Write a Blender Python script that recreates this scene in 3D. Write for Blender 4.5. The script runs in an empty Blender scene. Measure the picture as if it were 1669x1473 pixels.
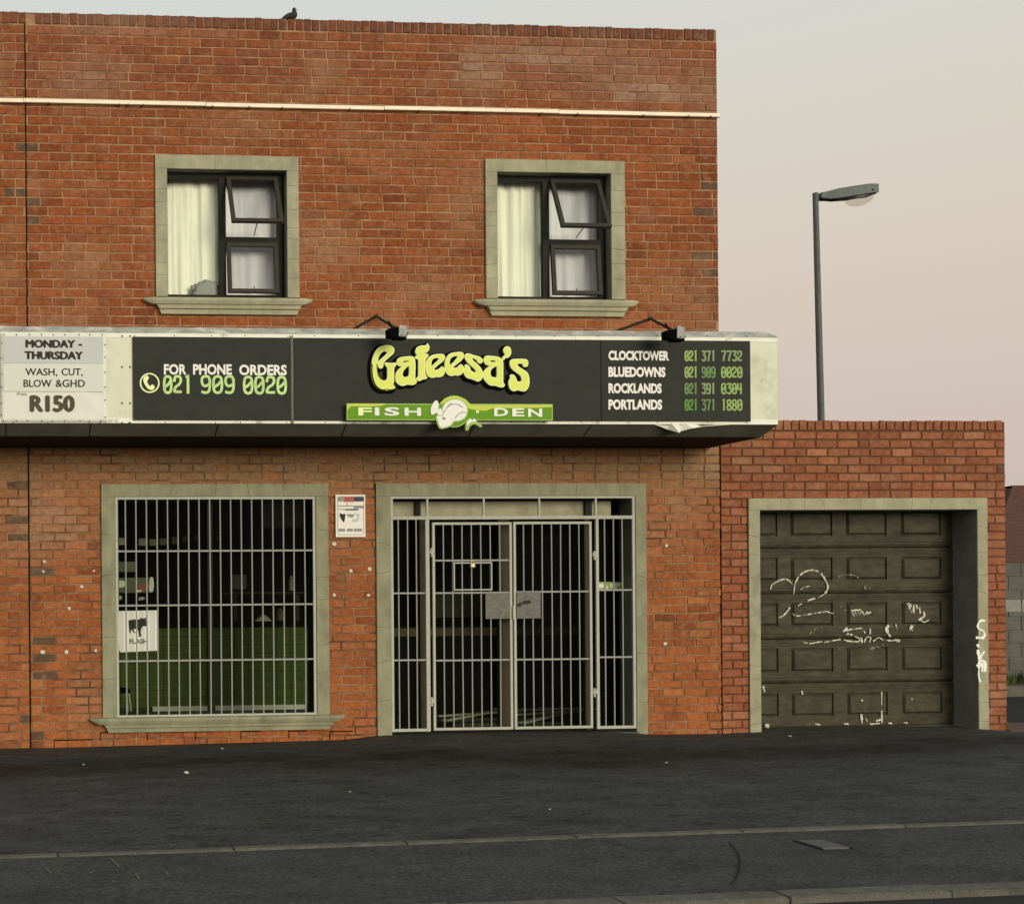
import bpy, bmesh, math, random
from mathutils import Vector, Matrix
from mathutils.geometry import tessellate_polygon
from mathutils import noise as mnoise
random.seed(7)
scn = bpy.context.scene
COL = scn.collection
R = math.radians

# ------------------------------------------------------------------ camera
F = 2000.0; ZD = 12.05; HC = 1.49            # focal length (photo px), distance to facade, eye height
XF = -20.0; CX = XF + F*F/28000.0; CY = 972.0
TH = math.atan((CX-XF)/F); RHO = 0.008
fwd = Vector((math.sin(TH), math.cos(TH), 0)); r0 = Vector((math.cos(TH), -math.sin(TH), 0)); u0 = Vector((0, 0, 1))
CU = u0*math.cos(RHO) + r0*math.sin(RHO); CR = r0*math.cos(RHO) - u0*math.sin(RHO)
CAM = Vector((0, -ZD, HC))
cd = bpy.data.cameras.new('camera'); cam = bpy.data.objects.new('camera', cd); COL.objects.link(cam)
cd.sensor_width = 36; cd.lens = F/1669*36; cd.clip_end = 3000; cd.clip_start = .1
cd.shift_x = (834.5-CX)/1669; cd.shift_y = (CY-736.5)/1669
m = Matrix.Identity(4)
for i in range(3):
    m[i][0] = CR[i]; m[i][1] = CU[i]; m[i][2] = -fwd[i]; m[i][3] = CAM[i]
cam.matrix_world = m
scn.camera = cam

def ray(px, py): return fwd*F + CR*(px-CX) + CU*(CY-py)
def W(px, py, y=0.0):
    d = ray(px, py); return CAM + d*((y-CAM.y)/d.y)
def G(px, py, z=0.0):
    d = ray(px, py); return CAM + d*((z-CAM.z)/d.z)
def RECT(px0, py0, px1, py1, y=0.0):
    mx, my = (px0+px1)/2, (py0+py1)/2
    return W(px0, my, y).x, W(px1, my, y).x, W(mx, py1, y).z, W(mx, py0, y).z   # x0,x1,z0,z1

# ------------------------------------------------------------------ sky, sun, exposure
SUN_EL, SUN_AZ = R(9), R(24)                 # azimuth measured from the camera side (-Y) towards +X
w = bpy.data.worlds.new('World'); scn.world = w; w.use_nodes = True
nt = w.node_tree; nt.nodes.clear()
sky = nt.nodes.new('ShaderNodeTexSky'); sky.sky_type = 'NISHITA'; sky.sun_disc = False
sky.sun_elevation = SUN_EL; sky.sun_rotation = math.pi - SUN_AZ
sky.dust_density = 2.0
tc = nt.nodes.new('ShaderNodeTexCoord'); sep = nt.nodes.new('ShaderNodeSeparateXYZ')
nt.links.new(tc.outputs['Generated'], sep.inputs[0])
rp = nt.nodes.new('ShaderNodeValToRGB'); nt.links.new(sep.outputs['Z'], rp.inputs[0])
def srgb(r, g, b):
    f = lambda c: (c/255/12.92) if c/255 <= .04045 else ((c/255+.055)/1.055)**2.4
    return (f(r), f(g), f(b), 1)
els = [(0.0, srgb(196, 182, 178)), (.10, srgb(208, 191, 182)), (.20, srgb(216, 201, 187)), (.30, srgb(218, 211, 196)), (.42, srgb(214, 215, 210)), (1.0, srgb(168, 185, 200))]
rp.color_ramp.elements[0].position = els[0][0]; rp.color_ramp.elements[0].color = els[0][1]
rp.color_ramp.elements[1].position = els[-1][0]; rp.color_ramp.elements[1].color = els[-1][1]
for p, c in els[1:-1]:
    e = rp.color_ramp.elements.new(p); e.color = c
mul = nt.nodes.new('ShaderNodeVectorMath'); mul.operation = 'SCALE'; mul.inputs['Scale'].default_value = 10.5
nt.links.new(rp.outputs[0], mul.inputs[0])
mx = nt.nodes.new('ShaderNodeMix'); mx.data_type = 'RGBA'; mx.inputs['Factor'].default_value = .93
nt.links.new(sky.outputs[0], mx.inputs['A']); nt.links.new(mul.outputs[0], mx.inputs['B'])
bg = nt.nodes.new('ShaderNodeBackground'); bg.inputs['Strength'].default_value = .1
nt.links.new(mx.outputs['Result'], bg.inputs[0])
wo = nt.nodes.new('ShaderNodeOutputWorld'); nt.links.new(bg.outputs[0], wo.inputs[0])
sd = bpy.data.lights.new('sun', 'SUN'); sd.energy = 2.75; sd.angle = R(32); sd.color = (1, .93, .78)
so = bpy.data.objects.new('sun', sd); COL.objects.link(so)
sdir = Vector((math.sin(SUN_AZ)*math.cos(SUN_EL), -math.cos(SUN_AZ)*math.cos(SUN_EL), math.sin(SUN_EL)))
so.rotation_euler = sdir.to_track_quat('Z', 'Y').to_euler()
so.location = sdir*60
scn.view_settings.view_transform = 'Standard'; scn.view_settings.look = 'None'
scn.view_settings.gamma = 1; scn.view_settings.exposure = 0.0
scn.view_settings.use_curve_mapping = False
scn.render.engine = 'CYCLES'
scn.cycles.max_bounces = 6; scn.cycles.transparent_max_bounces = 12

# ------------------------------------------------------------------ materials
def mat(name, col, rough=.8, var=.0, vscale=3., col2=None, bump=0., bscale=40., metal=0., attr=None, stain=None, spec=.12,
        stretch=None, grit=0., gscale=200.):
    """base colour with two scales of noise; col2 = second colour mixed in by noise; stain = (colour, scale, lo, hi, amount)"""
    M = bpy.data.materials.new(name); M.use_nodes = True; n = M.node_tree; b = n.nodes['Principled BSDF']
    b.inputs['Roughness'].default_value = rough; b.inputs['Metallic'].default_value = metal
    b.inputs['Specular IOR Level'].default_value = spec
    tcn = n.nodes.new('ShaderNodeTexCoord'); src = tcn.outputs['Object']
    if stretch:
        mp = n.nodes.new('ShaderNodeMapping'); mp.inputs['Scale'].default_value = stretch
        n.links.new(src, mp.inputs[0]); src = mp.outputs[0]
    def noise(sc, det=4, ro=.6):
        t = n.nodes.new('ShaderNodeTexNoise'); t.inputs['Scale'].default_value = sc; t.inputs['Detail'].default_value = det
        t.inputs['Roughness'].default_value = ro; n.links.new(src, t.inputs['Vector']); return t.outputs['Fac']
    def maprange(s, a, c, lo, hi):
        r_ = n.nodes.new('ShaderNodeMapRange'); r_.inputs[1].default_value = a; r_.inputs[2].default_value = c
        r_.inputs[3].default_value = lo; r_.inputs[4].default_value = hi; n.links.new(s, r_.inputs[0]); return r_.outputs[0]
    def mix(f, a, c, mode='MIX'):
        x = n.nodes.new('ShaderNodeMix'); x.data_type = 'RGBA'; x.blend_type = mode
        if isinstance(f, float): x.inputs['Factor'].default_value = f
        else: n.links.new(f, x.inputs['Factor'])
        for k, v in (('A', a), ('B', c)):
            if isinstance(v, tuple): x.inputs[k].default_value = (*v[:3], 1)
            else: n.links.new(v, x.inputs[k])
        return x.outputs['Result']
    cur = (*col[:3], 1)
    if attr:
        at = n.nodes.new('ShaderNodeAttribute'); at.attribute_name = attr; cur = at.outputs['Color']
    if col2: cur = mix(maprange(noise(vscale), .38, .62, 0, 1), cur, col2)
    if var:
        v = maprange(noise(vscale*2.3), .25, .75, 1-var, 1+var)
        cc = n.nodes.new('ShaderNodeCombineColor')
        for k in range(3): n.links.new(v, cc.inputs[k])
        cur = mix(1.0, cur, cc.outputs[0], 'MULTIPLY')
    if grit:
        v = maprange(noise(gscale, 2, .5), .3, .7, 1-grit, 1+grit)
        cc = n.nodes.new('ShaderNodeCombineColor')
        for k in range(3): n.links.new(v, cc.inputs[k])
        cur = mix(1.0, cur, cc.outputs[0], 'MULTIPLY')
    for st in (stain or []):
        cur = mix(maprange(noise(st[1], 6, .65), st[2], st[3], 0, st[4]), cur, st[0])
    if isinstance(cur, tuple): b.inputs['Base Color'].default_value = cur
    else: n.links.new(cur, b.inputs['Base Color'])
    if bump:
        bn = n.nodes.new('ShaderNodeBump'); bn.inputs['Strength'].default_value = bump; bn.inputs['Distance'].default_value = .01
        n.links.new(noise(bscale, 5), bn.inputs['Height']); n.links.new(bn.outputs[0], b.inputs['Normal'])
    return M
def glassmat(name, tint, refl, rough=.0):
    M = bpy.data.materials.new(name); M.use_nodes = True; n = M.node_tree; n.nodes.clear()
    t = n.nodes.new('ShaderNodeBsdfTransparent'); t.inputs[0].default_value = (*tint, 1)
    g = n.nodes.new('ShaderNodeBsdfGlossy'); g.inputs['Roughness'].default_value = rough
    x = n.nodes.new('ShaderNodeMixShader'); x.inputs[0].default_value = refl
    o = n.nodes.new('ShaderNodeOutputMaterial')
    n.links.new(t.outputs[0], x.inputs[1]); n.links.new(g.outputs[0], x.inputs[2]); n.links.new(x.outputs[0], o.inputs[0]); return M

EFF = (.36, .24, .14)
M = dict(
 brick=mat('brick', (.3, .1, .05), .9, attr='tint', var=.30, vscale=9, bump=.7, bscale=90, grit=.25, gscale=160,
           stain=[(EFF, 1.3, .52, .78, .55), (EFF, 11, .53, .74, .5), ((.05, .03, .02), 6, .60, .85, .5)]),
 mortar_up=mat('mortar_tan', (.40, .235, .125), .95, .25, 6, bump=.6, bscale=120, stain=[((.21, .095, .045), 4, .42, .66, .9)]),
 mortar_low=mat('mortar_brown', (.34, .19, .10), .95, .3, 6, bump=.6, bscale=120, stain=[((.09, .05, .03), 2.6, .42, .62, .9)]),
 mortar_dark=mat('mortar_dark', (.13, .06, .033), .95, .3, 6, bump=.6, bscale=120),
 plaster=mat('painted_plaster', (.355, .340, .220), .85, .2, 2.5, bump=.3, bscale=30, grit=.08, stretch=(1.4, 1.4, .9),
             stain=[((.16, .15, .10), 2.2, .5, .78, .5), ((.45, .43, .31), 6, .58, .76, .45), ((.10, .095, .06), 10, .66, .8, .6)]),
 plaster_low=mat('shaded_plaster', (.285, .28, .175), .85, .2, 2.5, bump=.3, bscale=30, grit=.08, stretch=(1.4, 1.4, .8),  # shopfront copy, its colour and stains darkened for the canopy's shade
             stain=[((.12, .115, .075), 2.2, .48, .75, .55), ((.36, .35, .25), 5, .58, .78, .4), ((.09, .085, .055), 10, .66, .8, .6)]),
 plaster_dk=mat('dark_plaster', (.20, .20, .16), .9, .25, 2.0, bump=.4, bscale=20, stain=[((.05, .05, .04), 2.2, .5, .8, .5)]),  # darker plaster used on the reveals
 crack=mat('crack_dark', (.06, .055, .035), .95),
 strip=mat('cream_metal', (.92, .82, .62), .45, .1, 3, stain=[((.45, .2, .08), 9, .66, .75, .7)]),
 cream=mat('cream_sheet', (.70, .72, .54), .55, .07, 1.6, stain=[((.36, .34, .22), 2.6, .48, .72, .7), ((.18, .17, .11), 9, .62, .8, .6)]),
 cream_edge=mat('cream_edge', (.84, .84, .70), .5, .08, 4, stain=[((.22, .2, .14), 5, .57, .72, .85)]),
 flashing=mat('weathered_flashing', (.36, .36, .31), .6, .25, 4, stain=[((.72, .70, .58), 5, .5, .68, .8), ((.1, .1, .08), 12, .6, .8, .7)]),
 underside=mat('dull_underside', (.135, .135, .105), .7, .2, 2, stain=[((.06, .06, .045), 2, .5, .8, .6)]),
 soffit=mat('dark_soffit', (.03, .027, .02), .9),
 signdark=mat('charcoal_sign', (.040, .041, .034), .8, .1, 2, grit=.06, gscale=300),
 black=mat('black_vinyl', (.004, .004, .003), .9, spec=.02),
 white=mat('white_vinyl', (.85, .83, .74), .5, .05, 8),
 banner=mat('banner_white', (.74, .74, .64), .5, .05, 2, bump=.3, bscale=3),
 banner_grey=mat('banner_grey', (.56, .57, .54), .5, .04, 2, bump=.3, bscale=3),
 banner_pale=mat('banner_pale', (.68, .69, .60), .5, .04, 2),
 ink=mat('dark_ink', (.035, .032, .022), .6), ink2=mat('olive_ink', (.085, .075, .04), .6),
 lime=mat('lime_vinyl', (.76, .82, .17), .6, .06, 10), limepale=mat('pale_lime', (.86, .93, .46), .6),
 green=mat('green_vinyl', (.13, .31, .015), .6, .1, 6), greenpale=mat('pale_green', (.34, .52, .13), .6),
 yellow=mat('yellow_green', (.55, .62, .08), .45, .1, 6),
 dig1=mat('digit_pale', (.52, .72, .27), .5, .2, 5), dig2=mat('digit_lime', (.29, .41, .12), .5), dig3=mat('digit_green', (.14, .25, .085), .5),
 dig4=mat('digit_deep', (.11, .27, .05), .5),
 winframe=mat('bronze_frame', (.017, .016, .011), .6, .1, 8), sash=mat('bronze_sash', (.042, .039, .028), .6, .1, 8),
 curtain=mat('cream_curtain', (.90, .90, .78), .9, .04, 4), curtain2=mat('grey_curtain', (.88, .88, .82), .9, .05, 4),
 steel=mat('white_painted_steel', (.44, .44, .36), .6, .12, 12, stain=[((.2, .12, .06), 20, .66, .8, .7)]),
 bars=mat('grey_painted_bars', (.33, .33, .29), .6, .12, 12),
 plate=mat('galvanised_plate', (.15, .15, .125), .5, .3, 12, stain=[((.1, .1, .08), 18, .5, .75, .7)]),
 lock=mat('brass_lock', (.4, .36, .22), .4, metal=.4),
 wood=mat('varnished_wood', (.05, .042, .02), .5, .2, 3, stretch=(8, 8, 1)),
 wood2=mat('brown_wood', (.17, .12, .07), .6, .2, 6),
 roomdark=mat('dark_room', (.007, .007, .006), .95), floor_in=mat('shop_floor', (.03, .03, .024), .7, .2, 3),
 tile=mat('green_tile', (.095, .135, .022), .6, .2, 4), grout=mat('dark_grout', (.045, .068, .012), .8),
 boxgrey=mat('grey_box', (.17, .17, .125), .8, .2, 5), pale=mat('pale_goods', (.5, .48, .36), .7, .2, 6),
 gdoor=mat('olive_brown_door', (.062, .054, .032), .6, .4, 3, spec=.14, stretch=(1, 1, 2.5), bump=.15, bscale=60, grit=.15, gscale=60,
           stain=[((.022, .019, .012), 2.5, .48, .72, .7), ((.13, .115, .08), 6, .56, .8, .6)]),
 chalk=mat('chalky_paint', (.62, .60, .46), .8, .3, 30), chalk2=mat('faded_paint', (.26, .25, .17), .85, .3, 30),
 dig5=mat('digit_dull', (.24, .34, .15), .5), whitepaint=mat('white_spray_paint', (.88, .88, .76), .6),
 asphalt=mat('forecourt_asphalt', (.055, .054, .047), .92, .3, 1.3, attr='tint', bump=.5, bscale=110, grit=.5, gscale=60, stretch=(.6, 1.2, 1),
             stain=[((.12, .115, .10), 3.2, .60, .78, .5), ((.016, .016, .014), 6, .62, .74, .7)]),
 asphalt2=mat('pavement_asphalt', (.062, .063, .056), .92, .25, 1.4, bump=.5, bscale=110, grit=.5, gscale=60, stretch=(.7, 1.2, 1),
              stain=[((.028, .027, .024), 1.9, .52, .75, .75), ((.13, .13, .11), 5, .62, .8, .5), ((.018, .018, .016), 8, .60, .74, .8)]),
 road=mat('road_asphalt', (.038, .038, .035), .9, .15, 1.1, bump=.8, bscale=120, grit=.4, gscale=150),
 concrete=mat('old_concrete', (.125, .118, .094), .9, .25, 6, bump=.5, bscale=60, grit=.25, gscale=120, stain=[((.05, .05, .04), 3, .5, .75, .7)]),
 tarline=mat('tar_line', (.022, .022, .020), .95), coverm=mat('cast_cover', (.115, .113, .10), .7, .2, 20, bump=.5, bscale=80),
 pole=mat('galvanised_pole', (.11, .12, .115), .5, .2, 5, stain=[((.25, .2, .1), 8, .68, .8, .6)]),
 lamphouse=mat('lamp_housing', (.13, .155, .14), .5, .12, 10), 
 roof=mat('clay_roof_tiles', (.11, .055, .042), .85, .2, 3, bump=.3), house=mat('house_plaster', (.3, .28, .24), .9, .1, 3),
 block=mat('grey_block_wall', (.12, .118, .10), .95, .2, 2, bump=.6, bscale=30, stain=[((.07, .075, .06), 1.5, .5, .7, .7)]),
 blockpale=mat('pale_block', (.26, .25, .21), .95, .2, 3),
 paver=mat('brown_pavers', (.12, .085, .06), .9, .3, 10), weed=mat('weed_green', (.07, .10, .03), .9, .3, 30),
 bird=mat('pigeon_feathers', (.04, .04, .042), .8, .3, 30), birdhead=mat('pigeon_head', (.022, .027, .018), .7), pink=mat('pigeon_feet', (.2, .09, .07), .7),
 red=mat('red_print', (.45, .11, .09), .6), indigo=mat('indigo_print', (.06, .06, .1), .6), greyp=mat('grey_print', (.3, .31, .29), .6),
 litter=mat('litter_white', (.6, .6, .5), .8), scrap=mat('litter_grey', (.34, .34, .29), .9), earth=mat('earth', (.09, .08, .06), 1, .2, .1),
 roofdk=mat('flat_roof_felt', (.05, .05, .05), .9),
)
M['glass_clear'] = glassmat('clear_glass', (.97, .98, .95), .004, .5)
M['glass_shop'] = glassmat('shop_glass', (.86, .89, .84), .0012, .5)
M['glass_tint'] = glassmat('smoky_glass', (.88, .89, .90), .010, .5)
M['lampglass'] = glassmat('lamp_bowl_plastic', (.90, .86, .82), .05, .5)

def worn(M_, scale, lo, hi):
    # paint that has flaked away in places
    n = M_.node_tree; bs = n.nodes['Principled BSDF']; t = n.nodes.new('ShaderNodeTexCoord'); q = n.nodes.new('ShaderNodeTexNoise'); q.inputs['Scale'].default_value = scale; q.inputs['Detail'].default_value = 5
    r_ = n.nodes.new('ShaderNodeMapRange'); r_.inputs[1].default_value = lo; r_.inputs[2].default_value = hi
    n.links.new(t.outputs['Object'], q.inputs['Vector']); n.links.new(q.outputs['Fac'], r_.inputs[0]); n.links.new(r_.outputs[0], bs.inputs['Alpha'])
worn(M['chalk'], 26, .33, .52); worn(M['chalk2'], 30, .40, .62)
# ------------------------------------------------------------------ mesh helpers
def wloc(o):
    v = Vector((0, 0, 0))
    while o is not None: v += Vector(o.location); o = o.parent
    return v
class MB:
    def __init__(s): s.v = []; s.f = []; s.c = []
    def quad(s, a, b, c, d, col=None):
        i = len(s.v); s.v += [Vector(a), Vector(b), Vector(c), Vector(d)]; s.f.append((i, i+1, i+2, i+3))
        if col: s.c += [col]*4
    def box(s, x0, x1, y0, y1, z0, z1, bev=0.):
        b = min(bev, (x1-x0)/2.5, (y1-y0)/2.5, (z1-z0)/2.5)
        if b <= 0:
            i = len(s.v)
            s.v += [Vector(p) for p in ((x0,y0,z0),(x1,y0,z0),(x1,y1,z0),(x0,y1,z0),(x0,y0,z1),(x1,y0,z1),(x1,y1,z1),(x0,y1,z1))]
            s.f += [tuple(i+k for k in q) for q in ((0,3,2,1),(4,5,6,7),(0,1,5,4),(1,2,6,5),(2,3,7,6),(3,0,4,7))]
        else:
            bm = bmesh.new(); bmesh.ops.create_cube(bm, size=1)
            for v in bm.verts: v.co = Vector(((x0+x1)/2+v.co.x*(x1-x0), (y0+y1)/2+v.co.y*(y1-y0), (z0+z1)/2+v.co.z*(z1-z0)))
            bmesh.ops.bevel(bm, geom=bm.edges[:], offset=b, segments=2, profile=.6, affect='EDGES')
            s.bm(bm)
    def bm(s, bm):
        bm.verts.index_update(); i = len(s.v); s.v += [v.co.copy() for v in bm.verts]; s.f += [tuple(i+v.index for v in f.verts) for f in bm.faces]; bm.free()
    def tube(s, pts, r, n=8, caps=True, closed=False):
        pts = [Vector(p) for p in pts]; rs = r if isinstance(r, (list, tuple)) else [r]*len(pts)
        rings = []
        prev = None
        for k, p in enumerate(pts):
            a = pts[max(k-1, 0)]; b = pts[min(k+1, len(pts)-1)]; t = (b-a).normalized()
            up = prev if prev is not None else (Vector((0, 0, 1)) if abs(t.z) < .9 else Vector((0, 1, 0)))
            x = t.cross(up); 
            if x.length < 1e-6: x = t.cross(Vector((1, 0, 0)))
            x.normalize(); yv = x.cross(t).normalized(); prev = yv
            i = len(s.v); rings.append(i)
            for j in range(n):
                an = 2*math.pi*j/n; s.v.append(p + x*math.cos(an)*rs[k] + yv*math.sin(an)*rs[k])
        for q in range(len(rings)-1):
            for j in range(n): s.f.append((rings[q]+j, rings[q]+(j+1) % n, rings[q+1]+(j+1) % n, rings[q+1]+j))
        if caps:
            s.f.append(tuple(rings[0]+j for j in reversed(range(n)))); s.f.append(tuple(rings[-1]+j for j in range(n)))
    def prism(s, outer, holes, y, th, plane=None):
        """outline in (x,z) world, front face at y, back at y+th (th>0)."""
        loops = [outer]+list(holes)
        tri = tessellate_polygon([[Vector((p[0], p[1], 0)) for p in l] for l in loops])
        flat = [p for l in loops for p in l]; i = len(s.v); n = len(flat)
        s.v += [Vector((p[0], y, p[1])) for p in flat] + [Vector((p[0], y+th, p[1])) for p in flat]
        for t in tri:
            a, b, c = (flat[k] for k in t); cr = (b[0]-a[0])*(c[1]-a[1])-(b[1]-a[1])*(c[0]-a[0])
            t = tuple(t) if cr > 0 else tuple(reversed(t))
            s.f.append(tuple(i+k for k in t)); s.f.append(tuple(i+n+k for k in reversed(t)))
        o = 0
        for l in loops:
            L = len(l)
            for k in range(L):
                a = i+o+k; b = i+o+(k+1) % L; s.f.append((a, b, b+n, a+n))
            o += L
    def ribbon(s, pts, wd, y, th=.002):
        """flat brush stroke in the facade plane"""
        P = [Vector((p[0], p[1])) for p in pts]; L = []; Rr = []; cl = len(P) > 4 and (P[0]-P[-1]).length < 1e-6
        ws = wd if isinstance(wd, (list, tuple)) else [wd]*len(P)
        for k, p in enumerate(P):
            d1 = (P[k]-P[k-1]).normalized() if k > 0 else None; d2 = (P[k+1]-P[k]).normalized() if k < len(P)-1 else None
            if cl and k == 0: d1 = (P[0]-P[-2]).normalized()
            if cl and k == len(P)-1: d2 = (P[1]-P[0]).normalized()
            d = ((d1 or d2)+(d2 or d1)); d = d.normalized() if d.length > 1e-6 else (d1 or d2)
            nn = Vector((-d.y, d.x)); dd = d1 or d2; cs = max(.45, abs(Vector((-dd.y, dd.x)).dot(nn)))
            e = Vector((0, 0))
            if k == 0 and not cl: e = -d*ws[k]*.3
            if k == len(P)-1 and not cl: e = d*ws[k]*.3
            L.append(p+e+nn*ws[k]/2/cs); Rr.append(p+e-nn*ws[k]/2/cs)
        i = len(s.v); n = len(P)
        for yy in (y, y+th):
            s.v += [Vector((q.x, yy, q.y)) for q in L]+[Vector((q.x, yy, q.y)) for q in Rr]
        for k in range(n-1):
            s.f.append((i+n+k, i+n+k+1, i+k+1, i+k))
            s.f.append((i+k, i+k+1, i+2*n+k+1, i+2*n+k)); s.f.append((i+n+k+1, i+n+k, i+3*n+k, i+3*n+k+1))
    def build(s, name, m, parent=None, smooth=False, mods=None, base=None):
        me = bpy.data.meshes.new(name)
        if parent is not None: o0 = wloc(parent)
        elif base is not None: o0 = Vector(base)
        else:
            xs = [v.x for v in s.v]; ys = [v.y for v in s.v]; zs = [v.z for v in s.v]
            o0 = Vector(((min(xs)+max(xs))/2, (min(ys)+max(ys))/2, min(zs)))
        me.from_pydata([v-o0 for v in s.v], [], s.f); me.validate()
        if s.c and len(s.c) == len(s.v):
            ca = me.color_attributes.new('tint', 'FLOAT_COLOR', 'POINT')
            for k, c in enumerate(s.c): ca.data[k].color = c
        me.materials.append(m if not isinstance(m, str) else M[m])
        if smooth:
            for p in me.polygons: p.use_smooth = True
        o = bpy.data.objects.new(name, me); COL.objects.link(o)
        if parent is not None: o.parent = parent
        else: o.location = o0
        return o
def empty(name, loc, label, cat, group=None):
    o = bpy.data.objects.new(name, None); COL.objects.link(o); o.location = loc; o.empty_display_size = .2
    return tag(o, label, cat, group)
def tag(o, label=None, cat=None, group=None, kind=None):
    if label: o['label'] = label
    if cat: o['category'] = cat
    if group: o['group'] = group
    if kind: o['kind'] = kind
    return o
def struct(o): o['kind'] = 'structure'; return o
def box(name, m, parent, x0, x1, y0, y1, z0, z1, bev=0.):
    b = MB(); b.box(x0, x1, y0, y1, z0, z1, bev); return b.build(name, m, parent)
def smooth_loop(pts, sub=4):
    out = []; n = len(pts)
    for k in range(n):
        p0, p1, p2, p3 = (Vector(pts[(k+j-1) % n]) for j in range(4))
        for q in range(sub):
            t = q/sub
            out.append(.5*((2*p1)+(-p0+p2)*t+(2*p0-5*p1+4*p2-p3)*t*t+(-p0+3*p1-3*p2+p3)*t**3))
    return [(v.x, v.y) for v in out]
def smooth_line(pts, sub=4):
    P = [Vector(p) for p in pts]; out = []
    for k in range(len(P)-1):
        p0, p1, p2, p3 = P[max(k-1, 0)], P[k], P[k+1], P[min(k+2, len(P)-1)]
        for q in range(sub):
            t = q/sub; out.append(.5*((2*p1)+(-p0+p2)*t+(2*p0-5*p1+4*p2-p3)*t*t+(-p0+3*p1-3*p2+p3)*t**3))
    out.append(P[-1]); return [(v.x, v.y) for v in out]
def area(l): return sum(l[k-1][0]*l[k][1]-l[k][0]*l[k-1][1] for k in range(len(l)))/2
def offset_loop(l, d):
    """d>0 grows the outline"""
    s_ = 1 if area(l) > 0 else -1; n = len(l); out = []
    for k in range(n):
        a, b = Vector(l[k-1]), Vector(l[(k+1) % n]); t = (b-a)
        if t.length < 1e-9: out.append(l[k]); continue
        t.normalize(); nn = Vector((t.y, -t.x))*s_; p = Vector(l[k])+nn*d; out.append((p.x, p.y))
    return out
def ccw(l): return l if area(l) > 0 else l[::-1]
def pxloop(pts, ox, oy, sc, y, sub=3):
    q = [W(ox+a/sc, oy+b/sc, y) for a, b in pts]; l = [(v.x, v.z) for v in q]
    return ccw(smooth_loop(l, sub)) if sub > 1 else ccw(l)
def text(name, s, rect, y, m, parent, bold=0., th=.003, space=1., fat=0.):
    cu = bpy.data.curves.new('t', 'FONT'); cu.body = s; cu.offset = bold; cu.resolution_u = 3; cu.space_character = space; cu.fill_mode = 'FRONT'
    ob = bpy.data.objects.new('t', cu); COL.objects.link(ob); bpy.context.view_layer.update()
    me = ob.to_mesh(); x0, x1, z0, z1 = rect
    xs = [v.co.x for v in me.vertices]; ys = [v.co.y for v in me.vertices]
    fx = (x1-x0)/(max(xs)-min(xs)); fz = (z1-z0)/(max(ys)-min(ys)); b = MB()
    b.v = [Vector((x0+(v.co.x-min(xs))*fx, y, z0+(v.co.y-min(ys))*fz)) for v in me.vertices]
    b.f = [tuple(p.vertices) for p in me.polygons]
    ob.to_mesh_clear(); bpy.data.objects.remove(ob); bpy.data.curves.remove(cu)
    # give the letters their thickness
    ed = {}
    for f in b.f:
        for k in range(len(f)): ed[(f[k], f[(k+1) % len(f)])] = 1
    n = len(b.v); b.v += [v+Vector((0, th, 0)) for v in b.v]
    for (a, c) in list(ed):
        if (c, a) not in ed: b.f.append((c, a, a+n, c+n))
    if fat:
        v0, f0 = list(b.v), list(b.f)
        for q, (dx, dz) in enumerate(((fat, 0), (-fat, 0), (0, fat*.6), (0, -fat*.6))):
            k = len(b.v); b.v += [v+Vector((dx, .0003*(q+1), dz)) for v in v0]; b.f += [tuple(k+t for t in f) for f in f0]
    return b.build(name, m, parent)
GL = {'0': [[(.5,1),(.2,.93),(.08,.7),(.08,.3),(.2,.07),(.5,0),(.8,.07),(.92,.3),(.92,.7),(.8,.93),(.5,1)], [(.14,.35),(.5,.48),(.86,.72)]],
 '1': [[(.35,.95),(.55,1),(.55,0)]], '2': [[(.1,.72),(.2,.95),(.5,1),(.82,.93),(.88,.7),(.65,.5),(.25,.35),(.12,.08),(.9,.06)]],
 '3': [[(.08,.97),(.85,.97),(.45,.6),(.8,.52),(.92,.28),(.75,.05),(.4,0),(.08,.1)]],
 '4': [[(.1,1),(.1,.45),(.9,.45)], [(.75,1),(.75,0)]], '7': [[(.05,.97),(.9,.97),(.6,.5),(.45,0)]],
 '8': [[(.5,1),(.18,.92),(.12,.75),(.25,.58),(.5,.53),(.75,.58),(.88,.75),(.82,.92),(.5,1)],[(.5,.5),(.2,.42),(.08,.25),(.2,.06),(.5,0),(.8,.06),(.92,.25),(.8,.42),(.5,.5)]],
 '9': [[(.9,.72),(.8,.95),(.5,1),(.15,.92),(.1,.65),(.25,.45),(.55,.42),(.88,.55)], [(.92,.8),(.9,.3),(.75,.06),(.4,0),(.12,.06)]]}
def digits(name, s, px0, py0, px1, py1, y, m, parent, wpx, adv=None):
    """ornamental numerals drawn as brush strokes; s characters fill the pixel box"""
    x0, x1, z0, z1 = RECT(px0, py0, px1, py1, y); n = len(s); pitch = (x1-x0)/(n-.18); b = MB(); k_ = 0
    wd = wpx*(x1-x0)/(px1-px0)
    for k, ch in enumerate(s):
        if ch == ' ': continue
        for st in GL[ch]:
            P = [(x0+k*pitch+p[0]*pitch*.82, z0+p[1]*(z1-z0)) for p in st]
            b.ribbon(smooth_line(P, 3) if ch not in '14' else P, wd, y-.0006*(k_ % 3), .003); k_ += 1
    return b.build(name, m, parent)

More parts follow.
